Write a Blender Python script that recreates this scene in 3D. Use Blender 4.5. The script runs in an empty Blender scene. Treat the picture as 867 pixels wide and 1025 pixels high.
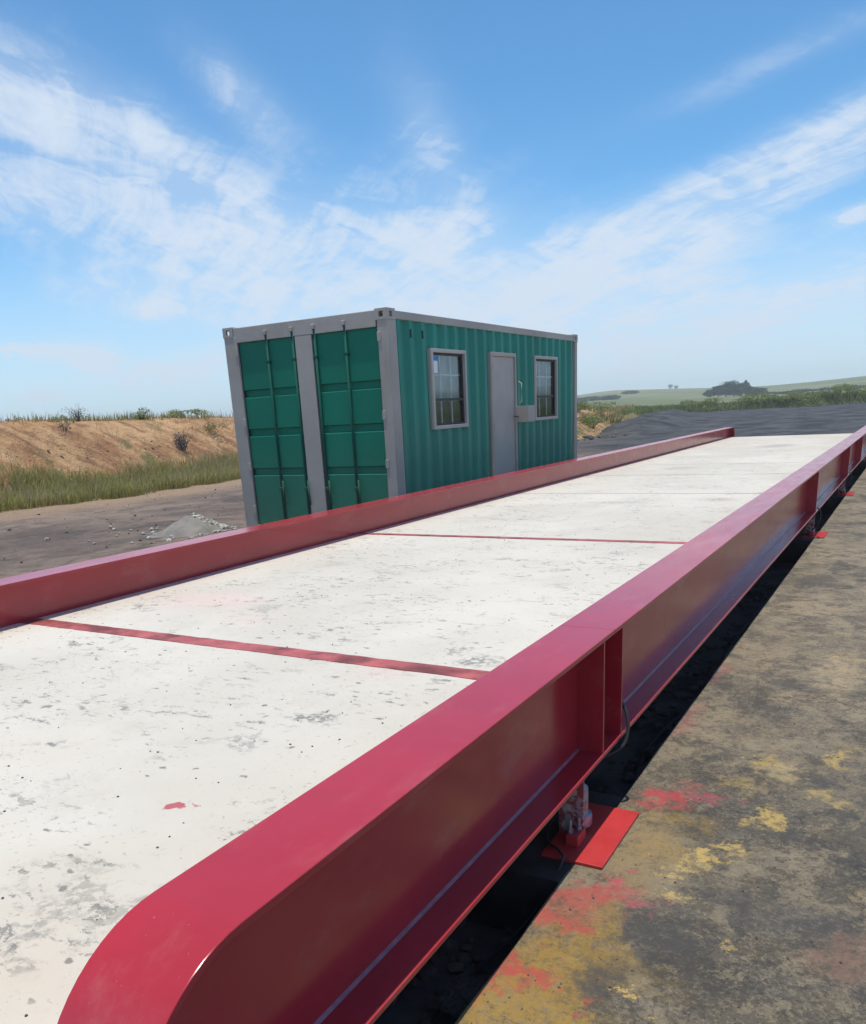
import bpy, bmesh, math, random
import numpy as np
from mathutils import Vector, Matrix, noise as mnoise
random.seed(7); rng = np.random.default_rng(7)
R = math.radians
scene = bpy.context.scene
C = scene.collection

# ------------------------------------------------------------------ camera
def make_camera():
    yaw, pitch, roll = R(30.648), R(17.507), R(3.143)
    f = Vector((-math.sin(yaw)*math.cos(pitch), math.cos(yaw)*math.cos(pitch), -math.sin(pitch)))
    r = f.cross(Vector((0, 0, 1))).normalized(); d = f.cross(r)
    c, s = math.cos(roll), math.sin(roll)
    r2 = c*r + s*d; d2 = -s*r + c*d
    cam = bpy.data.cameras.new('camera'); o = bpy.data.objects.new('camera', cam); C.objects.link(o)
    m = Matrix((( r2.x, -d2.x, -f.x, 0), (r2.y, -d2.y, -f.y, 0), (r2.z, -d2.z, -f.z, 1.451), (0, 0, 0, 1)))
    o.matrix_world = m
    cam.sensor_fit = 'HORIZONTAL'; cam.sensor_width = 36.0
    cam.lens = 819.57/867*36; cam.shift_y = 159.3/867
    cam.clip_start = 0.05; cam.clip_end = 9000
    scene.camera = o
make_camera()
scene.view_settings.view_transform = 'Standard'; scene.view_settings.look = 'None'
scene.view_settings.gamma = 1; scene.view_settings.exposure = 0.0
scene.cycles.max_bounces = 6; scene.cycles.volume_bounces = 2

# ------------------------------------------------------------------ node helper
class NT:
    def __init__(s, tree): s.t = tree; s.n = tree.nodes; s.l = tree.links
    def new(s, typ, **kw):
        n = s.n.new(typ)
        for k, v in kw.items(): setattr(n, k, v)
        return n
    def put(s, sock, v):
        if isinstance(v, bpy.types.NodeSocket): s.l.new(v, sock)
        elif v is not None:
            if hasattr(sock, 'default_value'):
                dv = sock.default_value
                if hasattr(dv, '__len__'):
                    if not hasattr(v, '__len__'): v = [v]*len(dv)
                    v = list(v)
                    if len(dv) == 4 and len(v) == 3: v = v+[1]
                sock.default_value = v
    def m(s, op, a, b=None, c=None, clamp=False):
        n = s.new('ShaderNodeMath', operation=op, use_clamp=clamp)
        for i, v in enumerate((a, b, c)): 
            if v is not None: s.put(n.inputs[i], v)
        return n.outputs[0]
    def add(s, a, b): return s.m('ADD', a, b)
    def mul(s, a, b): return s.m('MULTIPLY', a, b)
    def sub(s, a, b): return s.m('SUBTRACT', a, b)
    def step(s, x, lo, hi):
        n = s.new('ShaderNodeMapRange', interpolation_type='SMOOTHSTEP')
        if lo <= hi:
            a, b, ta, tb = lo, hi, 0, 1
        else:
            a, b, ta, tb = hi, lo, 1, 0
        for i, v in enumerate((x, a, b, ta, tb)): s.put(n.inputs[i], v)
        return n.outputs[0]
    def coord(s, kind='Object'):
        if kind == 'World': return s.new('ShaderNodeNewGeometry').outputs['Position']
        return s.new('ShaderNodeTexCoord').outputs[kind]
    def scale(s, v, sc):
        n = s.new('ShaderNodeVectorMath', operation='MULTIPLY'); s.put(n.inputs[0], v); n.inputs[1].default_value = sc if hasattr(sc, '__len__') else (sc,)*3
        return n.outputs[0]
    def vadd(s, a, b):
        n = s.new('ShaderNodeVectorMath', operation='ADD'); s.put(n.inputs[0], a); s.put(n.inputs[1], b); return n.outputs[0]
    def xyz(s, v):
        n = s.new('ShaderNodeSeparateXYZ'); s.put(n.inputs[0], v); return n.outputs
    def comb(s, x, y, z):
        n = s.new('ShaderNodeCombineXYZ')
        for i, v in enumerate((x, y, z)): s.put(n.inputs[i], v)
        return n.outputs[0]
    def noise(s, v, scale=5, detail=4, rough=.55, dist=0, col=False):
        n = s.new('ShaderNodeTexNoise'); s.put(n.inputs['Vector'], v); s.put(n.inputs['Scale'], scale); s.put(n.inputs['Detail'], detail)
        s.put(n.inputs['Roughness'], rough); s.put(n.inputs['Distortion'], dist); return n.outputs['Color' if col else 'Fac']
    def vor(s, v, scale=5, feat='F1', rnd=1):
        n = s.new('ShaderNodeTexVoronoi', feature=feat); s.put(n.inputs['Vector'], v); s.put(n.inputs['Scale'], scale); n.inputs['Randomness'].default_value = rnd
        return n.outputs['Distance']
    def mix(s, f, a, b, mode='MIX'):
        n = s.new('ShaderNodeMix', data_type='RGBA', blend_type=mode); s.put(n.inputs[0], f); s.put(n.inputs[6], a); s.put(n.inputs[7], b); return n.outputs[2]
    def bump(s, h, strength=.3, dist=.01):
        n = s.new('ShaderNodeBump'); s.put(n.inputs['Strength'], strength); s.put(n.inputs['Distance'], dist); s.put(n.inputs['Height'], h); return n.outputs[0]
def mat(name):
    m = bpy.data.materials.new(name); m.use_nodes = True; t = NT(m.node_tree)
    b = m.node_tree.nodes['Principled BSDF']
    return m, t, b
def simple(name, col, rough=.5, var=.15, vs=3.0, metal=0, bump=0, bs=40, coat=0, spec=.5):
    m, t, b = mat(name); co = t.coord()
    n = t.noise(co, vs, 5, .6)
    dark = [c*(1-var*1.6) for c in col]; lite = [min(1, c*(1+var)) for c in col]
    t.put(b.inputs['Base Color'], t.mix(t.step(n, .3, .7), dark, lite))
    n2 = t.noise(co, vs*4, 3, .6)
    t.put(b.inputs['Roughness'], t.add(rough-.08, t.mul(n2, .16)))
    b.inputs['Metallic'].default_value = metal; b.inputs['Coat Weight'].default_value = coat; b.inputs['Specular IOR Level'].default_value = spec
    if bump: t.put(b.inputs['Normal'], t.bump(t.noise(co, bs, 4, .6), .5, bump))
    return m

# ------------------------------------------------------------------ world: daylight sky with wispy clouds
SUN_EL, SUN_AZ = R(85.5), R(172)      # azimuth measured from +Y towards +X
w = bpy.data.worlds.new('World'); scene.world = w; w.use_nodes = True
def build_world():
    t = NT(w.node_tree); bg = w.node_tree.nodes['Background']
    sky = t.new('ShaderNodeTexSky', sky_type='NISHITA', sun_disc=False, sun_elevation=SUN_EL, sun_rotation=SUN_AZ, altitude=1500, air_density=1.0, dust_density=.4, ozone_density=2.2)
    hs = t.new('ShaderNodeHueSaturation'); hs.inputs['Saturation'].default_value = 1.0; hs.inputs['Value'].default_value = 1.0
    t.put(hs.inputs['Color'], t.mix(1.0, sky.outputs[0], (.84, 1.50, 1.74), 'MULTIPLY'))
    d = t.coord('Generated'); x, y, z = t.xyz(d)
    az = t.mul(t.m('ARCTAN2', t.mul(x, -1), y), 57.2958)
    el = t.mul(t.m('ARCSINE', z), 57.2958)
    # the cloud deck seen as a plane high above: streaks get finer towards the horizon
    zz = t.m('MAXIMUM', t.add(z, .12), .02)
    px = t.m('DIVIDE', x, zz); py = t.m('DIVIDE', y, zz)
    warp = t.noise(t.comb(px, py, 0), .9, 4, .6, col=True)
    wv = t.scale(warp, (1.2, 1.2, 0))
    # streaks run along one wind direction
    ca, sa = math.cos(R(-38)), math.sin(R(-38))
    sx = t.add(t.mul(px, ca), t.mul(py, sa)); sy = t.sub(t.mul(py, ca), t.mul(px, sa))
    streak = t.noise(t.vadd(t.comb(t.mul(sx, .6), t.mul(sy, 2.8), 3), wv), 2.0, 10, .66)
    aev = t.comb(t.mul(az, .08), t.mul(t.add(el, t.mul(az, -.25)), .22), 0)
    w2 = t.scale(t.noise(aev, 1.6, 3, .6, col=True), (1.2, 1.2, 0))
    puff = t.noise(t.vadd(aev, w2), 2.2, 8, .6)
    tex = t.add(t.mul(streak, .6), t.mul(puff, .5))
    # cloud banks: (azimuth, elevation, half length, half width, tilt deg, weight)
    blobs = CLOUDS
    tot = None; cums = None
    for (a0, e0, L, W, ang, wt) in blobs:
        c, s = math.cos(R(ang)), math.sin(R(ang))
        da = t.sub(az, a0); de = t.sub(el, e0)
        u = t.m('DIVIDE', t.add(t.mul(da, c), t.mul(de, s)), L)
        v = t.m('DIVIDE', t.sub(t.mul(de, c), t.mul(da, s)), W)
        g = t.m('POWER', 2.718, t.mul(t.add(t.mul(u, u), t.mul(v, v)), -1))
        if wt > 1.55:
            cums = g if cums is None else t.add(cums, g)
        g = t.mul(g, min(wt, 1.1))
        tot = g if tot is None else t.add(tot, g)
    # the rest of the sky carries the same thin broken cloud
    elsewhere = t.m('MAXIMUM', t.step(az, 62, 90), t.step(az, -4, -30))
    elsewhere = t.m('MAXIMUM', elsewhere, t.step(el, 26, 40))
    gen = t.mul(t.mul(elsewhere, t.step(t.noise(t.comb(px, py, 7), .8, 3, .5), .42, .68)), .55)
    tot = t.add(tot, gen)
    cum = t.step(t.add(t.mul(cums, .9), t.mul(t.sub(t.noise(t.comb(t.mul(az, .35), t.mul(el, .8), 2), 2.2, 7, .6), .5), 1.6)), .34, .62)
    thin = t.mul(t.m('MINIMUM', tot, 1.2), t.add(.32, t.mul(t.step(tex, .44, .62), .24)))
    wisp = t.m('MULTIPLY', t.add(t.mul(t.sub(tex, .565), 6.5), t.mul(tot, .42)), 1.0, clamp=True)
    wisp = t.mul(t.mul(wisp, t.m('MINIMUM', t.mul(tot, 1.15), 1.0)), .82)
    dens = t.add(thin, t.mul(wisp, t.sub(1, thin)))
    dens = t.m('MAXIMUM', dens, t.mul(cum, .80))
    # pale veil at the horizon
    veil = t.mul(t.step(el, 13, -1), .80)
    dens = t.add(dens, t.mul(veil, t.sub(1, dens)))
    cloudc = (7.0, 8.0, 9.3)
    col = t.mix(dens, hs.outputs[0], cloudc)
    t.put(bg.inputs['Color'], col); bg.inputs['Strength'].default_value = 0.10
CLOUDS = [
 (10.0, 11.0, 11.0, 1.5, -19, 1.25), (19.0, 7.2, 7.0, 1.3, -10, 1.1), (14.0, 11.6, 9.0, .7, -18, .6), (5.0, 14.0, 6.0, .8, -18, .6),
 (12.0, 4.2, 18.0, 2.6, -7, 1.35), (24.0, 5.2, 9.0, 3.0, -4, 1.25), (20.0, 8.6, 9.0, 1.5, -14, 1.0),
 (33.0, 9.3, 9.5, 4.0, 4, 1.15), (43.0, 9.4, 7.0, 3.0, 10, 1.1), (49.5, 15.6, 6.5, 2.3, 36, 1.3), (54.0, 13.0, 4.0, 1.6, 22, 1.1), (44.0, 14.6, 6.0, 1.7, 30, 1.0),
 (47.0, 7.2, 5.0, 1.2, 8, .7), (29.0, 15.6, 3.6, 1.6, 62, .6), (40.0, 17.6, 3.0, 1.3, 40, .75), (28.0, 10.5, 4.0, 1.6, -10, .5),
 (53.0, 4.7, 3.0, .6, 0, 1.6), (50.6, 3.9, 1.5, .7, 0, 2.6), (54.0, 2.2, 1.3, .4, 0, 2.4), (17.5, 1.9, 1.8, .45, 0, 1.8), (45.5, 3.4, 5.0, .9, -6, 1.5), (46.0, 7.0, 1.6, .5, 0, 1.6), (7.0, 5.6, 2.2, .6, 0, 1.8), (4.0, 9.4, 1.6, .5, -10, 1.6), (30, 3.2, 8.0, 1.2, 0, .9),
 (8.0, 17.4, 9.0, .7, -12, .3), (56.0, 18.5, 4.0, 1.5, 35, .9)]
build_world()
sl = bpy.data.lights.new('sun', 'SUN'); sl.energy = 4.3; sl.angle = R(.53); sl.color = (1, .925, .80)
so = bpy.data.objects.new('sun', sl); C.objects.link(so)
sd = Vector((math.sin(SUN_AZ)*math.cos(SUN_EL), math.cos(SUN_AZ)*math.cos(SUN_EL), math.sin(SUN_EL)))
so.rotation_euler = sd.to_track_quat('Z', 'Y').to_euler(); so.location = (0, 0, 40)

# ------------------------------------------------------------------ mesh helpers
class MB:
    def __init__(s): s.v = []; s.f = []
    def box(s, x0, x1, y0, y1, z0, z1):
        b = len(s.v)
        s.v += [(x0,y0,z0),(x1,y0,z0),(x1,y1,z0),(x0,y1,z0),(x0,y0,z1),(x1,y0,z1),(x1,y1,z1),(x0,y1,z1)]
        s.f += [tuple(b+i for i in q) for q in ((0,3,2,1),(4,5,6,7),(0,1,5,4),(1,2,6,5),(2,3,7,6),(3,0,4,7))]
        return s
    def prism(s, prof, axis, a, b):
        """closed 2D outline extruded along an axis; outline given in the two other axes in order"""
        n = len(prof); base = len(s.v)
        for k in (a, b):
            for (p, q) in prof:
                s.v.append({'x': (k, p, q), 'y': (p, k, q), 'z': (p, q, k)}[axis])
        s.f.append(tuple(base+i for i in range(n))[::-1]); s.f.append(tuple(base+n+i for i in range(n)))
        for i in range(n):
            j = (i+1) % n; s.f.append((base+i, base+j, base+n+j, base+n+i))
        return s
    def tube(s, pts, r, seg=8):
        pts = [Vector(p) for p in pts]; base = len(s.v); n = len(pts)
        for i, p in enumerate(pts):
            d = (pts[min(i+1, n-1)]-pts[max(i-1, 0)]).normalized()
            a = d.cross(Vector((0, 0, 1)))
            if a.length < .05: a = d.cross(Vector((1, 0, 0)))
            a.normalize(); b = d.cross(a); rr = r[i] if hasattr(r, '__len__') else r
            for k in range(seg):
                th = 2*math.pi*k/seg; s.v.append(tuple(p+rr*(a*math.cos(th)+b*math.sin(th))))
        for i in range(n-1):
            for k in range(seg):
                k2 = (k+1) % seg; s.f.append((base+i*seg+k, base+i*seg+k2, base+(i+1)*seg+k2, base+(i+1)*seg+k))
        s.f.append(tuple(base+k for k in range(seg))[::-1]); s.f.append(tuple(base+(n-1)*seg+k for k in range(seg)))
        return s
    def build(s, name, m, parent=None, bevel=0, smooth=False, kind=None, label=None, fix=True):
        me = bpy.data.meshes.new(name); me.from_pydata([tuple(v) for v in s.v], [], s.f)
        if fix:
            bm = bmesh.new(); bm.from_mesh(me); bmesh.ops.recalc_face_normals(bm, faces=bm.faces)
            if bevel:
                es = [e for e in bm.edges if len(e.link_faces) == 2 and e.calc_face_angle(0) > .6]
                bmesh.ops.bevel(bm, geom=es, offset=bevel, segments=2, affect='EDGES', profile=.5, clamp_overlap=True)
            bm.to_mesh(me); bm.free()
        me.materials.append(m)
        if smooth:
            for p in me.polygons: p.use_smooth = True
        o = bpy.data.objects.new(name, me); C.objects.link(o)
        if parent:
            o.parent = parent; o.matrix_parent_inverse = Matrix.Identity(4)
            me.transform(Matrix.Translation(-world_loc(parent)))
        if kind: o['kind'] = kind
        if label: o['label'] = label
        return o
def world_loc(o):
    v = Vector((0, 0, 0))
    while o is not None: v = v+o.location; o = o.parent
    return v
def thing(name, label, cat, loc, group=None):
    o = bpy.data.objects.new(name, None); C.objects.link(o); o.location = loc; o.empty_display_size = .3
    o['label'] = label; o['category'] = cat
    if group: o['group'] = group
    return o
def tag(o, label, cat, group=None):
    o['label'] = label; o['category'] = cat
    if group: o['group'] = group
    return o
def mesh_obj(name, verts, faces, m, kind=None, smooth=False, parent=None):
    me = bpy.data.meshes.new(name); me.from_pydata(verts if isinstance(verts, list) else verts.tolist(), [], faces if isinstance(faces, list) else faces.tolist())
    me.materials.append(m)
    if smooth: me.polygons.foreach_set('use_smooth', [True]*len(me.polygons))
    o = bpy.data.objects.new(name, me); C.objects.link(o)
    if kind: o['kind'] = kind
    if parent: o.parent = parent
    return o
def grid_faces(nx, ny):
    i = np.arange(nx-1)[:, None]*ny+np.arange(ny-1)[None, :]
    i = i.ravel(); return np.stack([i, i+ny, i+ny+1, i+1], 1)
def fbm(x, y, sc, oct=4, seed=0.0, rough=.55):
    out = 0; a = 1; tot = 0
    for k in range(oct):
        f = sc*2**k
        out += a*mnoise.noise(Vector((x*f+seed, y*f-seed*1.7, seed*.37+k*5.1))); tot += a; a *= rough
    return out/tot
def sstep(a, b, x):
    t = np.clip((x-a)/(b-a), 0, 1); return t*t*(3-2*t)

# ------------------------------------------------------------------ materials
def m_red_paint(name='maroon_gloss_paint', base=(.40, .024, .036), dirt=(.26, .05, .06)):
    m, t, b = mat(name); co = t.coord()
    n = t.noise(co, 1.7, 5, .6); n2 = t.noise(t.scale(co, (1, .25, 1)), 11, 5, .65)
    c = t.mix(t.step(n, .3, .75), [v*.88 for v in base], [v*1.06 for v in base])
    c = t.mix(t.mul(t.step(n2, .60, .78), .25), c, dirt)
    sp = t.step(t.noise(co, 90, 3, .7), .70, .74)
    c = t.mix(t.mul(sp, .35), c, (.45, .30, .26))
    dust = t.mul(t.step(t.noise(t.scale(co, (1, .5, 1)), 5.5, 7, .7), .50, .74), .16)
    c = t.mix(dust, c, (.50, .30, .26))
    chip = t.step(t.noise(co, 26, 5, .75), .715, .73)
    c = t.mix(t.mul(chip, .8), c, (.12, .035, .03))
    t.put(b.inputs['Base Color'], c)
    t.put(b.inputs['Roughness'], t.add(.17, t.mul(t.step(n2, .35, .8), .09)))
    b.inputs['IOR'].default_value = 1.5; b.inputs['Coat Weight'].default_value = .12; b.inputs['Coat Roughness'].default_value = .12
    t.put(b.inputs['Normal'], t.bump(t.add(t.noise(co, 1.6, 2, .5), t.mul(t.noise(co, 160, 2, .6), .004)), .18, .008))
    return m
M_red = m_red_paint()
M_redflat = simple('red_oxide_paint', (.44, .035, .035), .42, .10, 6, bump=.001, bs=90)
M_redline = simple('worn_red_line_paint', (.34, .085, .085), .6, .35, 7, bump=.002, bs=60)
M_soil = simple('shade_darkened_soil', (.075, .07, .068), .95, .4, 3, bump=.02, bs=12)  # soil colour kept dark to stand in for deep shade under the beam
M_weld = simple('weld_bead', (.27, .09, .13), .42, .2, 30, bump=.003, bs=220)
M_darksteel = simple('dark_steel', (.04, .035, .035), .6, .3, 8, bump=.002)
M_rubber = simple('black_rubber', (.025, .027, .03), .55, .1, 8)
M_gapblack = simple('joint_gap_filler', (.075, .022, .022), .9, .3, 20)
M_galv = simple('grey_blue_galvanised_steel', (.30, .36, .42), .35, .25, 30, metal=.7)

def m_grime():
    m, t, b = mat('splashed_mount_paint'); co = t.coord()
    n = t.noise(co, 22, 4, .6, .6)
    c = t.mix(t.step(n, .42, .55), (.36, .28, .30), (.30, .06, .07)); c = t.mix(t.step(t.noise(co, 34, 3, .6), .56, .62), c, (.45, .40, .30))
    t.put(b.inputs['Base Color'], c); b.inputs['Roughness'].default_value = .55; return m
M_grime = m_grime()

def m_deck():
    m, t, b = mat('white_painted_concrete'); co = t.coord('World')
    x, y, z = t.xyz(co)
    big = t.noise(co, .7, 5, .6)
    c = t.mix(t.step(big, .35, .7), (.515, .48, .415), (.60, .565, .50))
    # sandy film near the camera end and the far end
    sandy = t.m('MAXIMUM', t.step(y, 2.2, .2), t.mul(t.step(y, 12, 20), .8))
    c = t.mix(t.mul(sandy, t.mul(t.step(t.noise(co, 1.1, 5, .65), .35, .7), .6)), c, (.52, .42, .31))
    # wheel scuffs: short dashes along X
    st = t.noise(t.vadd(t.scale(co, (1.0, 1.7, 1)), t.scale(t.noise(co, 2, 3, .6, col=True), .5)), 3.6, 9, .70)
    patch = t.step(t.noise(co, 1.15, 3, .5), .38, .56)
    scuff = t.mul(t.step(st, .585, .64), t.mul(patch, t.step(t.noise(co, 40, 5, .75), .40, .58)))
    c = t.mix(t.mul(scuff, .68), c, (.24, .23, .21))
    # short sharp trowel scars and chipped paint, in loose clusters
    wco = t.vadd(t.scale(co, (1.0, 2.1, 1)), t.scale(t.noise(co, 14, 5, .7, col=True), .16))
    clus = t.step(t.noise(co, 1.9, 5, .68), .47, .60)
    scar = t.mul(t.step(t.noise(wco, 12, 7, .72), .565, .60), clus)
    c = t.mix(t.mul(scar, .85), c, (.17, .16, .145))
    scar2 = t.mul(t.step(t.noise(wco, 34, 5, .72), .63, .66), t.step(t.noise(co, 1.3, 4, .6), .42, .55))
    c = t.mix(t.mul(scar2, .75), c, (.20, .185, .165))
    tint = t.step(t.noise(co, 2.6, 7, .72), .52, .75)
    c = t.mix(t.mul(tint, .35), c, (.42, .375, .31))
    # pits
    pv = t.vor(t.vadd(t.scale(co, (1, 1.5, 1)), t.scale(t.noise(co, 9, 3, .6, col=True), .12)), 11)
    pitm = t.mul(t.step(pv, .17, .08), t.step(t.noise(co, 2.1, 4, .65), .44, .54))
    c = t.mix(t.mul(pitm, .8), c, (.15, .14, .13))
    fine = t.mul(t.step(t.noise(co, 42, 4, .7), .60, .67), t.step(t.noise(co, 1.7, 5, .7), .42, .60))
    c = t.mix(t.mul(fine, .7), c, (.24, .22, .20))
    # local marks: grey abrasions, pink smears and a red paint drip
    nz = t.scale(t.vadd(t.noise(co, 6, 5, .7, col=True), (-.5, -.5, -.5)), .34)
    wx, wy, wz = t.xyz(t.vadd(co, nz))
    def spot(X, Y, rx, ry, lo=.6, hi=1.0, sm=False):
        if sm:
            ns = t.scale(t.vadd(t.noise(co, 14, 4, .6, col=True), (-.5, -.5, -.5)), .07); ax, ay, _ = t.xyz(t.vadd(co, ns))
        else: ax, ay = wx, wy
        u = t.mul(t.sub(ax, X), 1/rx); v = t.mul(t.sub(ay, Y), 1/ry)
        return t.step(t.m('SQRT', t.add(t.mul(u, u), t.mul(v, v))), hi, lo)
    speck = t.step(t.noise(co, 34, 4, .7), .44, .54)
    for (X, Y, rx, ry, al, colr) in ((-1.70, 2.06, .09, .06, .75, (.33, .32, .30)), (-1.46, 2.84, .10, .09, .7, (.36, .36, .32)), (-1.64, 2.95, .07, .06, .6, (.38, .37, .33)),
            (-1.78, 1.77, .10, .05, .5, (.42, .41, .38)), (-1.50, .93, .11, .07, .42, (.36, .34, .31)), (-1.35, .98, .06, .12, .45, (.4, .38, .34)), (-2.4, 1.5, .10, .04, .45, (.45, .43, .40)),
            (-2.3, 5.0, .22, .05, .55, (.40, .39, .37)), (-2.9, 4.4, .16, .05, .45, (.42, .4, .38)), (-1.7, 5.4, .10, .10, .5, (.4, .38, .36)), (-2.6, 8.3, .30, .12, .45, (.45, .43, .40)), (-1.7, 8.6, .2, .2, .55, (.44, .34, .30)), (-2.4, 17.8, .4, .7, .6, (.40, .33, .29)), (-3.0, 12.6, .3, .3, .4, (.42, .39, .36))):
        c = t.mix(t.mul(t.mul(spot(X, Y, rx*1.15, ry*1.15, .3, 1.1), speck), min(1, al*1.3)), c, [v*.62 for v in colr])
    for (X, Y, rx, ry, al) in ((-3.5, 3.4, .45, .28, .20), (-3.0, 3.1, .3, .15, .10), (-1.75, 2.6, .2, .15, .12)):
        c = t.mix(t.mul(spot(X, Y, rx, ry, .1, 1.2), al), c, (.78, .38, .38))
    c = t.mix(t.mul(spot(-1.64, 1.365, .033, .021, .8, 1, True), .92), c, (.40, .07, .09))
    c = t.mix(t.mul(spot(-1.595, 1.40, .017, .006, .7, 1, True), .7), c, (.40, .09, .10))
    # overspray of the rails on both long edges
    edge = t.m('MAXIMUM', t.step(x, -1.13, -1.0), t.step(x, -3.98, -4.10))
    c = t.mix(t.mul(edge, t.mul(t.step(t.noise(co, 6, 4, .6), .4, .65), .35)), c, (.55, .22, .22))
    t.put(b.inputs['Base Color'], c)
    t.put(b.inputs['Roughness'], .74)
    h = t.sub(t.add(t.mul(t.noise(co, 5, 6, .6), .5), t.mul(t.noise(co, 60, 4, .6), .14)), t.add(t.mul(pitm, .4), t.mul(scuff, .12)))
    t.put(b.inputs['Normal'], t.bump(h, .45, .012))
    return m
M_deck = m_deck()
M_conc = simple('grey_concrete', (.26, .24, .21), .85, .25, 2.0, bump=.006, bs=30)

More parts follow.
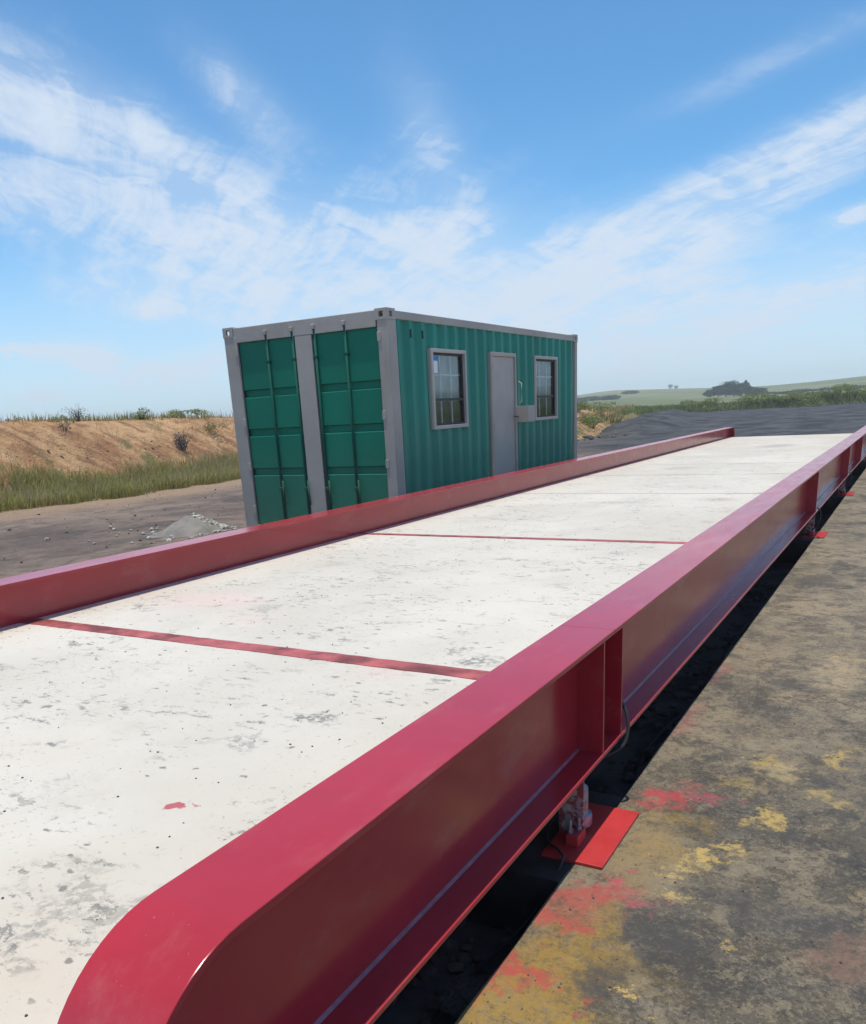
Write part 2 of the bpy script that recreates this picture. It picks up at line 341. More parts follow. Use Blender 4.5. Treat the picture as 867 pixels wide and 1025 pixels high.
def m_apron():
    m, t, b = mat('paint_splashed_concrete'); co = t.coord('Object'); x, y, z = t.xyz(co)
    d1 = t.scale(t.vadd(t.noise(co, 1.6, 5, .65, col=True), (-.5, -.5, -.5)), .9)
    cw = t.vadd(co, d1)
    n1 = t.noise(cw, 1.1, 7, .62); n2 = t.noise(t.vadd(t.scale(co, (.8, 1.3, 1)), t.scale(d1, .4)), 3.6, 8, .68); n3 = t.noise(co, 26, 6, .7)
    near = t.mix(t.step(n1, .36, .62), (.052, .045, .034), (.135, .108, .068))
    far = t.mix(t.step(n1, .38, .62), (.15, .122, .082), (.27, .21, .135))
    # the pour gets paler and sandier away from the paint shop end
    c = t.mix(t.step(t.add(y, t.mul(t.sub(n1, .5), 3.5)), 2.4, 5.4), near, far)
    c = t.mix(t.mul(t.step(n2, .48, .62), .6), c, (.075, .070, .064))
    c = t.mix(t.mul(t.step(t.noise(cw, 2.3, 6, .6), .54, .66), .55), c, (.25, .20, .125))
    # swept streaks across
    sw = t.noise(t.vadd(t.scale(co, (.35, 3.0, 1)), t.scale(d1, .35)), 2.4, 7, .66)
    c = t.mix(t.mul(t.step(sw, .50, .64), .45), c, (.095, .09, .08))
    c = t.mix(t.mul(t.step(n3, .46, .68), .30), c, (.27, .225, .16))
    c = t.mix(t.mul(t.step(t.noise(cw, 9, 8, .78), .56, .62), .5), c, (.045, .043, .042))
    c = t.mix(t.mul(t.step(t.noise(co, 60, 4, .7), .58, .70), .5), c, (.05, .048, .045))
    gr = t.noise(co, 85, 5, .75)
    c = t.mix(t.mul(t.step(gr, .50, .64), .40), c, (.30, .25, .17)); c = t.mix(t.mul(t.step(gr, .47, .36), .55), c, (.03, .028, .024))
    sc = t.noise(t.vadd(t.scale(co, (1.4, .8, 1)), t.scale(t.noise(co, 3, 6, .7, col=True), .8)), 5.5, 9, .74)
    c = t.mix(t.mul(t.step(sc, .53, .56), .50), c, (.26, .215, .14)); c = t.mix(t.mul(t.step(sc, .46, .42), .60), c, (.05, .046, .04))
    # cross cracks / pour joints
    for Y in (4.9, 7.6, 10.6, 14.2):
        jj = t.m('ABSOLUTE', t.sub(t.add(y, t.mul(t.sub(t.noise(co, 2.5, 4, .6), .5), .10)), Y))
        c = t.mix(t.mul(t.step(jj, .02, .006), t.mul(t.step(t.noise(co, 3, 4, .6), .45, .6), .5)), c, (.06, .055, .05))
    ns = t.scale(t.vadd(t.noise(co, 6.5, 8, .78, col=True), (-.5, -.5, -.5)), .50)
    wx, wy, wz = t.xyz(t.vadd(co, ns))
    brk = t.step(t.noise(t.vadd(co, t.scale(d1, .1)), 30, 8, .8), .40, .54)
    def spot(X, Y, rx, ry, lo, hi=1.1, ang=0):
        ca, sa = math.cos(R(ang)), math.sin(R(ang))
        dx = t.sub(wx, X); dy = t.sub(wy, Y)
        u = t.mul(t.add(t.mul(dx, ca), t.mul(dy, sa)), 1/rx); v = t.mul(t.sub(t.mul(dy, ca), t.mul(dx, sa)), 1/ry)
        return t.step(t.m('SQRT', t.add(t.mul(u, u), t.mul(v, v))), hi, lo)
    och = (.33, .205, .040); red = (.42, .045, .055); pink = (.42, .07, .10); yel = (.52, .37, .11); gry = (.055, .054, .056)
    L = [(-.76, 1.55, .24, .34, .3, och, .8), (-.68, 1.85, .17, .25, .3, och, .7), (-.66, 2.35, .13, .40, .3, (.28, .20, .09), .6), (-.50, 2.02, .12, .15, .3, gry, .85), (-.42, 2.3, .14, .12, .2, gry, .6),
         (-.58, 1.74, .10, .14, .3, gry, .8), (-.2, 2.25, .22, .16, .2, gry, .6), (-.35, 2.75, .2, .12, .2, gry, .5), (-.15, 3.1, .2, .2, .2, gry, .5),
         (-.72, 2.86, .13, .085, .4, red, .85), (-.56, 2.93, .11, .05, .3, pink, .6), (-.74, 2.12, .12, .11, .3, red, .75), (-.76, 1.93, .10, .06, .4, red, .8), (-.80, 1.70, .12, .07, .4, red, .8), (-.69, 2.21, .05, .06, .4, pink, .8), (-.83, 1.60, .05, .06, .3, red, .5), (-.82, 3.7, .05, .35, .2, pink, .35), (-.82, 4.5, .04, .3, .2, pink, .35),
         (-.46, 2.5, .10, .055, .35, yel, .8), (-.52, 2.42, .07, .035, .3, yel, .7), (-.335, 2.86, .06, .10, .35, yel, .75), (-.33, 3.28, .10, .10, .3, (.42, .33, .16), .6), (-.46, 3.1, .09, .10, .2, yel, .35),
         (-.52, 2.22, .05, .028, .35, yel, .75), (-.54, 2.34, .035, .05, .35, yel, .7), (-.47, 1.735, .03, .03, .35, yel, .85), (-.315, 2.01, .03, .025, .3, yel, .7), (-.155, 3.1, .06, .06, .3, yel, .5), (-.23, 4.75, .14, .55, .3, (.45, .35, .2), .55), (-.15, 3.5, .05, .16, .3, yel, .6),
         (-.78, 2.02, .12, .20, .3, (.36, .10, .06), .5), (-.60, 2.12, .08, .08, .3, pink, .55), (-.66, 2.50, .09, .14, .3, (.30, .20, .07), .6), (-.60, 2.72, .14, .07, .3, och, .45), (-.40, 2.62, .05, .04, .3, yel, .7), (-.56, 2.48, .04, .03, .3, yel, .6), (-.62, 3.0, .10, .05, .3, (.36, .10, .07), .5), (-.42, 3.35, .06, .10, .3, yel, .5), (-.60, 1.55, .07, .06, .3, och, .8),
         (-.585, 1.62, .018, .02, .5, red, .8), (-.02, 2.12, .10, .16, .3, (.20, .115, .08), .7), (-.02, 2.62, .06, .14, .3, (.03, .03, .032), .8), (-.10, 3.0, .05, .05, .3, (.03, .03, .032), .6), (-.06, 2.3, .05, .10, .3, (.05, .05, .052), .6)]
    # thin flakes of old yellow marking paint and trodden ochre dust
    fl = t.noise(t.vadd(t.scale(co, (1, 1.3, 1)), t.scale(t.noise(co, 4, 6, .75, col=True), .7)), 4.2, 9, .76)
    fm = t.mul(t.step(t.noise(co, 1.3, 4, .6), .44, .58), t.step(y, 7.5, 4.0))
    c = t.mix(t.mul(t.mul(t.step(fl, .60, .64), fm), .65), c, (.42, .30, .12))
    c = t.mix(t.mul(t.mul(t.step(fl, .50, .60), t.step(y, 3.2, 2.2)), t.mul(t.step(x, -.25, -.6), .45)), c, (.25, .17, .05))
    dk = t.noise(t.vadd(co, t.scale(t.noise(co, 2.2, 6, .7, col=True), 1.0)), 2.6, 9, .72)
    c = t.mix(t.mul(t.step(dk, .53, .56), .6), c, (.05, .046, .040)); c = t.mix(t.mul(t.step(dk, .45, .40), .40), c, (.27, .225, .155))
    ed = t.vor(t.vadd(co, t.scale(t.noise(co, 3.5, 7, .7, col=True), .45)), 2.1, 'DISTANCE_TO_EDGE')
    crack = t.mul(t.step(ed, .016, .004), t.step(t.noise(co, 1.6, 4, .6), .50, .60))
    c = t.mix(t.mul(crack, .8), c, (.025, .022, .02))
    for (X, Y, rx, ry, lo, cc, al) in L:
        c = t.mix(t.mul(t.mul(spot(X, Y, rx, ry, lo), t.add(t.mul(brk, .7), .3)), al), c, cc)
    t.put(b.inputs['Base Color'], c); t.put(b.inputs['Roughness'], t.add(.62, t.mul(n2, .3)))
    h = t.add(t.add(t.add(t.mul(n2, .9), t.mul(sc, .6)), t.mul(n3, .35)), t.mul(gr, .30))
    t.put(b.inputs['Normal'], t.bump(h, .8, .014))
    return m
M_apron = m_apron()

def m_yard():
    m, t, b = mat('yard_dirt_and_slag'); co = t.coord('Object'); x, y, z = t.xyz(co)
    d = t.scale(t.vadd(t.noise(co, .35, 4, .6, col=True), (-.5, -.5, -.5)), 3.2); cw = t.vadd(co, d)
    n1 = t.noise(cw, .33, 7, .62); n2 = t.noise(t.scale(cw, (1.0, .55, 1)), 1.9, 9, .70); n3 = t.noise(co, 9, 6, .7)
    c = t.mix(t.step(n1, .38, .62), (.115, .092, .082), (.24, .185, .15))
    c = t.mix(t.mul(t.step(n2, .48, .62), .6), c, (.078, .066, .062))
    c = t.mix(t.mul(t.step(n3, .5, .72), .35), c, (.27, .22, .18))
    c = t.mix(t.mul(t.step(t.noise(co, 30, 4, .7), .62, .7), .35), c, (.04, .037, .035))
    wv = t.noise(t.vadd(t.scale(co, (1.3, .5, 1)), t.scale(t.noise(co, .9, 4, .6, col=True), 1.4)), 2.6, 8, .7)
    c = t.mix(t.mul(t.step(wv, .56, .62), .55), c, (.05, .045, .045)); c = t.mix(t.mul(t.step(wv, .42, .34), .5), c, (.26, .205, .17))
    # tan sand washed down along the foot of the earth bank
    foot = t.step(t.add(x, t.mul(t.sub(t.noise(co, .5, 5, .65), .5), 3.4)), -12.9, -15.0)
    tan = t.mix(t.step(n3, .35, .7), (.27, .19, .13), (.36, .26, .18))
    c = t.mix(t.mul(t.mul(foot, t.step(y, 34, 26)), .9), c, tan)
    # fine blue-grey slag spread beyond the weighbridge
    r = t.add(y, t.mul(t.sub(n1, .5), 12))
    slag = t.mix(t.step(t.noise(t.scale(cw, (1, .5, 1)), .6, 8, .68), .40, .60), (.034, .037, .042), (.082, .084, .088))
    c = t.mix(t.mul(t.step(r, 22, 30), t.step(x, -15, -9)), c, slag)
    c = t.mix(t.step(r, 30, 44), c, slag)
    t.put(b.inputs['Base Color'], c); b.inputs['Roughness'].default_value = .93; b.inputs['Specular IOR Level'].default_value = .2
    t.put(b.inputs['Normal'], t.bump(t.add(t.mul(n2, 1.2), t.mul(n3, .5)), .9, .09))
    return m
M_yard = m_yard()

def m_bank():
    m, t, b = mat('orange_earth'); co = t.coord('Object'); x, y, z = t.xyz(co)
    n1 = t.noise(co, .8, 7, .65); n2 = t.noise(co, 4.5, 7, .7); n3 = t.noise(co, 17, 4, .7)
    c = t.mix(t.step(n1, .35, .65), (.34, .175, .085), (.50, .32, .17))
    c = t.mix(t.mul(t.step(n2, .46, .66), .7), c, (.22, .115, .07))
    c = t.mix(t.mul(t.step(n3, .55, .7), .5), c, (.55, .40, .27))
    gul = t.noise(t.comb(t.mul(t.add(y, t.mul(z, 1.1)), 2.0), t.mul(z, .8), t.mul(x, .6)), 1.5, 8, .68, .3)
    c = t.mix(t.mul(t.step(gul, .50, .60), .6), c, (.20, .105, .065)); c = t.mix(t.mul(t.step(gul, .46, .38), .4), c, (.60, .38, .22))
    g = t.add(t.mul(t.step(y, 52, 78), .95), t.mul(t.step(z, .85, .25), .35))
    gn = t.step(t.add(t.noise(co, .9, 5, .65), t.mul(g, .35)), .56, .68)
    far = t.step(y, 70, 92)
    gcol = t.mix(n2, (.06, .085, .028), (.15, .165, .06))
    c = t.mix(t.m('MAXIMUM', t.mul(gn, .75), t.mul(far, .9)), c, gcol)
    t.put(b.inputs['Base Color'], c); b.inputs['Roughness'].default_value = .95; b.inputs['Specular IOR Level'].default_value = .15
    t.put(b.inputs['Normal'], t.bump(t.add(n2, t.mul(n3, .4)), .8, .12))
    return m
M_bank = m_bank()

def m_field():
    m, t, b = mat('veld_grass_fields'); co = t.coord('Object')
    n1 = t.noise(t.scale(co, (.6, 1.6, 1)), .006, 5, .6, .6); n2 = t.noise(t.scale(co, (1, .5, 1)), .03, 7, .65); n3 = t.noise(co, .4, 5, .7)
    c = t.mix(t.step(n1, .40, .60), (.105, .135, .055), (.20, .195, .10))
    c = t.mix(t.mul(t.step(n2, .48, .62), .6), c, (.075, .10, .045))
    c = t.mix(t.mul(t.step(n3, .45, .7), .3), c, (.21, .20, .11))
    t.put(b.inputs['Base Color'], c); b.inputs['Roughness'].default_value = .95; b.inputs['Specular IOR Level'].default_value = .1
    return m
M_field = m_field()

def m_leaf(name, dark, lite, vs=2.5, trans=.25):
    m, t, b = mat(name); co = t.coord('Object')
    n = t.noise(co, vs, 4, .6); oi = t.new('ShaderNodeNewGeometry').outputs['Random Per Island']
    f = t.add(t.mul(n, .6), t.mul(oi, .45))
    t.put(b.inputs['Base Color'], t.mix(t.step(f, .25, .8), dark, lite)); b.inputs['Roughness'].default_value = .7; b.inputs['Specular IOR Level'].default_value = .2
    tr = t.new('ShaderNodeBsdfTranslucent'); t.put(tr.inputs[0], [v*1.3 for v in lite]+[1])
    mx = t.new('ShaderNodeMixShader'); mx.inputs[0].default_value = trans
    t.l.new(b.outputs[0], mx.inputs[1]); t.l.new(tr.outputs[0], mx.inputs[2])
    t.l.new(mx.outputs[0], t.n['Material Output'].inputs[0])
    return m
M_grass = m_leaf('bank_grass', (.12, .14, .03), (.40, .37, .13), .5, .45)
M_dry = m_leaf('dry_grass', (.34, .27, .15), (.55, .45, .27), 1, .4)
M_shrub = m_leaf('shrub_leaves', (.085, .12, .035), (.26, .29, .10), 1.5, .35)
M_olive = m_leaf('olive_shrub_leaves', (.17, .15, .06), (.38, .31, .15), 1.5, .35)
M_twig = m_leaf('grey_dry_twigs', (.07, .065, .06), (.17, .155, .14), 2, .05)
M_tree = m_leaf('dark_tree_leaves', (.022, .038, .018), (.06, .085, .035), .3, .12)
M_bark = simple('bark', (.10, .075, .055), .9, .3, 3)

# container paints
def m_cont(name, base, stain, rough=.42, faded=.25):
    m, t, b = mat(name); co = t.coord()
    n = t.noise(t.scale(co, (1, 1, .22)), 3.2, 6, .65); n2 = t.noise(co, 1.1, 4, .6); n3 = t.noise(co, 24, 4, .7)
    c = t.mix(t.step(n2, .3, .7), [v*.9 for v in base], [min(1, v*1.1) for v in base])
    c = t.mix(t.mul(t.step(n, .55, .75), faded), c, stain)
    c = t.mix(t.mul(t.step(n3, .66, .72), .35), c, stain)
    rz = t.noise(t.scale(co, (5, 5, .7)), 2.4, 7, .7); low = t.step(t.xyz(co)[2], 1.4, .1)
    rust = t.mul(t.step(t.add(rz, t.mul(low, .06)), .66, .72), t.step(t.noise(co, 1.7, 5, .6), .46, .60))
    c = t.mix(t.mul(rust, .6), c, (.15, .075, .04))
    c = t.mix(t.mul(t.step(t.noise(co, 46, 3, .7), .715, .73), .6), c, (.12, .06, .035))
    c = t.mix(t.mul(low, .25), c, (.16, .13, .10))
    t.put(b.inputs['Base Color'], c); t.put(b.inputs['Roughness'], t.add(rough-.06, t.mul(n3, .14)))
    t.put(b.inputs['Normal'], t.bump(t.noise(co, 7, 4, .6), .3, .008)); b.inputs['Specular IOR Level'].default_value = .28
    return m
M_green = m_cont('green_container_paint', (.002, .205, .145), (.008, .12, .10), .42)
M_green.node_tree.nodes['Principled BSDF'].inputs['Specular IOR Level'].default_value = .5
M_greend = m_cont('green_door_paint', (.001, .175, .105), (.004, .10, .075), .6)
M_rod = m_cont('dark_green_rod_paint', (.001, .085, .06), (.006, .06, .045), .8)
M_grey = m_cont('grey_container_paint', (.44, .41, .37), (.31, .27, .235), .6, .3)
M_rail = m_cont('grey_frame_paint', (.40, .365, .325), (.27, .215, .175), .6, .45)
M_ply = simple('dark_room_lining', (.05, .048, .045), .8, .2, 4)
M_blind = simple('grey_window_blind', (.50, .47, .44), .8, .12, 6)
M_white = simple('white_bar_paint', (.80, .80, .80), .5, .08, 6)
M_paper = simple('white_paper', (.78, .80, .82), .8, .03, 6)
M_blue = simple('blue_print', (.05, .22, .55), .7, .08, 9)
M_hole = simple('dark_recess', (.02, .02, .02), .9, .1, 6)
def m_glass():
    m = bpy.data.materials.new('window_glass'); m.use_nodes = True; t = NT(m.node_tree); t.n.remove(t.n['Principled BSDF'])
    g = t.new('ShaderNodeBsdfGlossy'); g.inputs['Roughness'].default_value = .03; g.inputs['Color'].default_value = (1, 1, 1, 1)
    tr = t.new('ShaderNodeBsdfTransparent'); tr.inputs[0].default_value = (.80, .85, .86, 1)
    fr = t.new('ShaderNodeFresnel'); fr.inputs[0].default_value = 1.5
    mx = t.new('ShaderNodeMixShader'); t.l.new(t.mul(fr.outputs[0], .22), mx.inputs[0]); t.l.new(tr.outputs[0], mx.inputs[1]); t.l.new(g.outputs[0], mx.inputs[2])
    t.l.new(mx.outputs[0], t.n['Material Output'].inputs[0]); return m
M_glass = m_glass()

# ------------------------------------------------------------------ ground
def build_ground():
    def axis(pts):
        out = []
        for (a, b, st) in pts: out += list(np.arange(a, b, st))
        out.append(pts[-1][1]); return np.array(out)
    xs = axis([(-1560, -400, 145), (-400, -60, 20), (-60, -26, 2), (-26, -5, .22), (-5, 12, 1.0), (12, 60, 6), (60, 400, 40), (400, 1560, 145)])
    xs = np.array(sorted(set(list(xs)+[-4.42, -4.40, -.86, -.83])))
    ys = axis([(-1560, -400, 145), (-400, -20, 20), (-20, 2, 1), (2, 24, .22), (24, 60, .8), (60, 130, 3), (130, 400, 27), (400, 1560, 145)])
    ys = np.array(sorted(set(list(ys)+[.30, .32, 22.9, 22.92])))
    v = np.zeros((len(xs), len(ys), 3)); v[..., 0] = xs[:, None]; v[..., 1] = ys[None, :]
    for i, X in enumerate(xs):
        if not (-60 < X < 12): continue
        for j, Y in enumerate(ys):
            if not (-20 < Y < 110): continue
            a = max(sstep(-8.6, -9.6, X), sstep(15.4, 17, Y)*sstep(-4.9, -6, X), sstep(24, 27, Y))
            a = float(a)
            if 34 < Y < 92 and X < -9:
                fx = float(np.interp(Y, [32, 38, 50, 66, 86, 97], [-13.8, -13.0, -15.2, -19, -22.5, -19.5]))
                q = math.exp(-((X-fx-1.3)/1.9)**2)*float(sstep(37, 46, Y)*(1-sstep(78, 92, Y)))
                v[i, j, 2] += q*(.55+.45*fbm(X, Y, .5, 3, 88))
            if -4.41 < X < -.85 and .31 < Y < 22.91: v[i, j, 2] = -.6
            if a > 0: v[i, j, 2] += a*(.045*fbm(X, Y, .35, 4, 3)+.022*fbm(X, Y, 1.6, 3, 9)-.006)
    mesh_obj('ground', v.reshape(-1, 3), grid_faces(len(xs), len(ys)), M_yard, 'structure', True)
build_ground()
ap = MB(); ol = [(-.846+.010*fbm(q, 0, 3.1, 4, 51)+.012*max(0, fbm(q, 4, 1.1, 3, 77))*1.6, q) for q in np.arange(26.0, -6.01, -.05)]  # ragged edge shaped after the irregular shadow line beside the beam
ap.prism(ol+[(6.0, -6.0), (6.0, 26.0)], 'z', -.55, .004); ap.build('concrete_apron', M_apron, kind='structure')
# strip foundations carrying the load cells: trench floor between them, sunk and darkened to deepen the shade
MB().box(-4.398, -.849, .33, 22.89, -.50, -.24).build('trench_floor', M_soil, kind='structure')
MB().box(-4.62, -4.40, .1, 23.1, -.5, .03).box(-4.40, -.849, 22.905, 23.1, -.5, .002).build('foundation_wall', M_conc, kind='structure')

def catmull(P, n):
    P = [np.array(p, float) for p in P]; out = []
    for i in range(len(P)-1):
        a, b, c, d = P[max(i-1, 0)], P[i], P[i+1], P[min(i+2, len(P)-1)]
        for k in range(n):
            t = k/n; out.append(.5*((2*b)+(-a+c)*t+(2*a-5*b+4*c-d)*t*t+(-a+3*b-3*c+d)*t**3))
    out.append(P[-1]); return out
# foot of the bank: x, y, height
BANK = [(-16.0, -45, 1.7), (-16.0, -10, 1.75), (-16.1, 5, 1.83), (-16.1, 11, 1.84), (-16.2, 17, 1.74), (-15.6, 25, 1.6), (-13.8, 32, 1.5), (-13.0, 38, 1.42), (-15.2, 50, 1.2), (-19.0, 66, 1.0), (-22.5, 86, .72), (-19.5, 97, .62), (-13.0, 97, .75), (-5.0, 104, 1.0), (8, 112, 1.2), (40, 125, 1.3), (90, 135, 1.3)]
path = catmull(BANK, 26)
def resample(path, fine):
    out = [path[0]]; acc = 0
    for a, b in zip(path[:-1], path[1:]):
        L = np.hypot(*(b-a)[:2]); st = fine(a)
        n = max(1, int(round(L/st)))
        for k in range(1, n+1): out.append(a+(b-a)*k/n)
    return out
path = resample(path, lambda p: .2 if 4 < p[1] < 44 else (.7 if p[1] < 75 else 1.6))
BT = np.array([0, .15, .35, .55, .75, .95, 1.15, 1.35, 1.55, 1.75, 1.95, 2.15, 2.35, 2.5, 2.65, 2.85, 3.2, 3.8, 4.6, 5.6, 7, 9])
def bank_z(s, h, X, Y):
    p = sstep(-.1, 2.6, s)*.96+.04*sstep(2.4, 4, s)
    p = p*(1-sstep(5.5, 9, s))
    rill = .34*fbm(X*.6+Y*.7, (Y*1.1-X*.9), .9, 5, 11, .62)-.16*abs(fbm(X+Y*.6, Y-X*.6, 2.2, 3, 21))
    amp = float(sstep(.1, .9, s)*(1-.72*sstep(2.35, 2.7, s)))
    crest = .05*fbm(X, Y, .5, 3, 31)
    return h*p+rill*amp*min(1, h)+crest*float(sstep(1, 3, s))-.03*(s < .01)-float(sstep(7, 9, s))*.3
bank_pts = []
def build_bank():
    V = []
    N = len(path)
    for i, p in enumerate(path):
        d = path[min(i+3, N-1)]-path[max(i-3, 0)]; d = d[:2]/np.hypot(*d[:2]); n = np.array([-d[1], d[0]])
        row = []
        for s in BT:
            X, Y = p[0]+n[0]*s, p[1]+n[1]*s
            z = bank_z(s, p[2], X, Y); V.append((X, Y, z)); row.append((X, Y, z))
        bank_pts.append(row)
    mesh_obj('earth_bank', np.array(V), grid_faces(N, len(BT)), M_bank, 'structure', True)
build_bank()

def build_hills():
    az = np.array([-90, -20, 0, 3.2, 5.1, 6.8, 9.0, 11.4, 13.8, 15.6, 17.5, 18.8, 20.2, 24, 30, 60, 100])
    el = np.array([1.2, 1.2, .86, .68, .58, .51, .42, .49, .57, .61, .69, .64, .50, .25, .1, .05, .1])
    xs = np.concatenate([np.arange(-1520, -1200, 80), np.arange(-1200, 400, 20), np.arange(400, 1521, 140)])
    ys = np.concatenate([np.arange(-400, 90, 70), np.arange(90, 1200, 12), np.arange(1200, 1521, 80)])
    v = np.zeros((len(xs), len(ys), 3)); v[..., 0] = xs[:, None]; v[..., 1] = ys[None, :]
    X, Y = v[..., 0], v[..., 1]; r = np.hypot(X, Y); A = np.degrees(np.arctan2(-X, Y))
    E = np.interp(A, az, el)
    top = 900*np.tan(np.radians(E))+1.45
    prof = sstep(112, 930, r)**1.15
    z = -.35+(top+.35)*prof + 1.2*np.sin(X/130.0)*np.cos(Y/170.0)*sstep(300, 600, r)*(1-sstep(700, 850, r))
    z += sstep(112, 118, r)*.38
    z = np.where((Y < 60), np.minimum(z, -.35+ (z+.35)*sstep(-300, 60, Y)), z)
    v[..., 2] = z
    mesh_obj('hills', v.reshape(-1, 3), grid_faces(len(xs), len(ys)), M_field, 'structure', True)
    return az, el
AZ, EL = build_hills()
def hill_z(X, Y):
    r = math.hypot(X, Y); A = math.degrees(math.atan2(-X, Y)); E = float(np.interp(A, AZ, EL)); top = 900*math.tan(R(E))+1.45
    return -.35+(top+.35)*float(sstep(112, 930, r))**1.15+1.2*math.sin(X/130)*math.cos(Y/170)*float(sstep(300, 600, r)*(1-sstep(700, 850, r)))+float(sstep(112, 118, r))*.38

# ------------------------------------------------------------------ the weighbridge
RAIL_Z, DECK_Z, BOT_Z = .711, .475, .274
T = .016
Y0, Y1, RAD = .528, 22.42, .262
NX = (-1.035, -.837)      # near rail: inner and outer flange edge
FX = (-4.270, -4.070)
wb = thing('weighbridge', 'long white-decked weighbridge platform with glossy maroon side rails', 'weighbridge', (-2.55, 11.3, 0))

def arc(end):
    """flange centre-line at a rounded end, from low to top; end = 0 near, 1 far"""
    out = []
    for k in range(15):
        a = math.pi/2*k/14
        yy = Y0+RAD-RAD*math.cos(a); zz = RAIL_Z-RAD+RAD*math.sin(a)
        out.append((yy, zz))
    out += [(Y0+RAD+.004, RAIL_Z), (Y0+RAD+.03, RAIL_Z)]
    if end: out = [(Y0+Y1-y, z) for (y, z) in out]
    return out
def beam(segs, x0, x1, label):
    xw = (x0+x1)/2
    for i, (a, b) in enumerate(segs):
        mb = MB(); outer = []
        if i == 0: outer += [(Y0, BOT_Z+T)]+arc(0)
        else: outer += [(a, RAIL_Z)]
        if i == len(segs)-1: outer += arc(1)[::-1]+[(Y1, BOT_Z+T)]
        else: outer += [(b, RAIL_Z)]
        # inner offset line
        inner = []
        for k, (y, z) in enumerate(outer):
            p, q = outer[max(k-1, 0)], outer[min(k+1, len(outer)-1)]
            dy, dz = q[0]-p[0], q[1]-p[1]; L = math.hypot(dy, dz) or 1
            inner.append((y+dz/L*T, z-dy/L*T))
        # flange strip as quads
        n = len(outer); base = 0
        for (y, z) in outer: mb.v += [(x0, y, z), (x1, y, z)]
        for (y, z) in inner: mb.v += [(x0, y, z), (x1, y, z)]
        for k in range(n-1):
            o, o2, q, q2 = 2*k, 2*k+2, 2*n+2*k, 2*n+2*k+2
            mb.f += [(o, o+1, o2+1, o2), (q, q2, q2+1, q+1), (o, o2, q2, q), (o+1, q+1, q2+1, o2+1)]
        mb.f += [(0, 2*n, 2*n+1, 1), (2*n-2, 2*n-1, 4*n-1, 4*n-2)]
        fl = mb.build('side_beam', M_red, wb, bevel=.002, label=label if i == 0 else None)
        for p_ in fl.data.polygons: p_.use_smooth = True
        fl.data.set_sharp_from_angle(angle=R(12))
        web = MB(); prof = [(y, z) for (y, z) in inner]; prof = [(inner[0][0], BOT_Z+T)]+prof+[(inner[-1][0], BOT_Z+T)]
        web.prism(prof, 'x', xw-.005, xw+.005); web.build('web_plate', M_red, fl)
        bf = MB().box(x0, x1, a if i else Y0, b if i < len(segs)-1 else Y1, BOT_Z, BOT_Z+T); bf.build('bottom_flange', M_red, fl, bevel=.003)
        # fillet weld between web and bottom flange, both sides
        for sgn in (-1, 1):
            wl = MB(); zz = BOT_Z+T; xx = xw+sgn*.005
            a2, b2 = (a if i else Y0)+.03, (b if i < len(segs)-1 else Y1)-.03
            prof = [(xx, zz), (xx+sgn*.007, zz), (xx, zz+.007)]
            wl.prism(prof, 'y', a2, b2); wl.build('weld_bead', M_weld, fl)
near_cuts = [2.645, 10.20, 16.10]; far_cuts = [11.36]
def segs(c):
    e = [Y0]+c+[Y1]; return [(e[i]+(.0004 if i else 0), e[i+1]-(.0004 if i < len(e)-2 else 0)) for i in range(len(e)-1)]
beam(segs(near_cuts), *NX, 'maroon I-beam rail nearest the camera with a rounded end')
beam(segs(far_cuts), *FX, 'maroon I-beam rail on the container side')
def stiff(x0, x1, ys, th=.010, side=0):
    xw = (x0+x1)/2
    for Y in ys:
        for (a, b) in [((xw+.005, x1-.002), (x0+.002, xw-.005))[side]]:
            MB().box(a, b, Y, Y+th, BOT_Z+T, RAIL_Z-T).build('stiffener_plate', M_red, wb)
stiff(*NX, [2.54, 2.742, 9.17, 13.28, 16.04, 20.6]); stiff(*FX, [2.54, 2.742, 9.17, 13.28, 16.04], side=1)
# deck panels and their joints
joints = [2.68, 5.91, 9.18, 11.52, 13.36, 16.25, 19.2]; wid = [.085, .060, .045, .05, .05, .05, .05]
e = [.56]; 
XA, XB = -4.163, -.943
prev = .56
for k, (j, wd) in enumerate(zip(joints+[22.13], wid+[0])):
    end = j-wd/2 if k < len(joints) else 22.13
    MB().box(XA, XB, prev, end, BOT_Z+T+.002, DECK_Z).build('deck_panel', M_deck, wb, bevel=.004)
    if k < len(joints):
        if wd > .05:
            # red paint over the filled joint, edges a little ragged
            mb = MB(); n = 60; zt = DECK_Z-.001
            ya = [prev*0+end-.012+.010*fbm(q*.9, k*7.3, 3, 3, 2) for q in range(n)]; yb = [j+wd/2+.006+.010*fbm(q*.9, k*7.3+40, 3, 3, 2) for q in range(n)]
            MB().box(XA, XB, end+.001, j+wd/2-.001, BOT_Z+T+.002, DECK_Z-.001).build('joint_filler', M_redline, wb)
            for q in range(n):
                X = XA+(XB-XA)*q/(n-1); mb.v += [(X, ya[q], zt+.004), (X, yb[q], zt+.004), (X, ya[q], zt-.002), (X, yb[q], zt-.002)]
            for q in range(n-1):
                o = 4*q; mb.f += [(o, o+4, o+5, o+1), (o, o+2, o+6, o+4), (o+1, o+5, o+7, o+3)]
            mb.build('painted_line', M_redline, wb, label='red painted line across the white deck')
        else:
            MB().box(XA, XB, end+.001, j+wd/2-.001, BOT_Z+T+.002, DECK_Z-.006).build('joint_filler', M_gapblack, wb)
        prev = j+wd/2
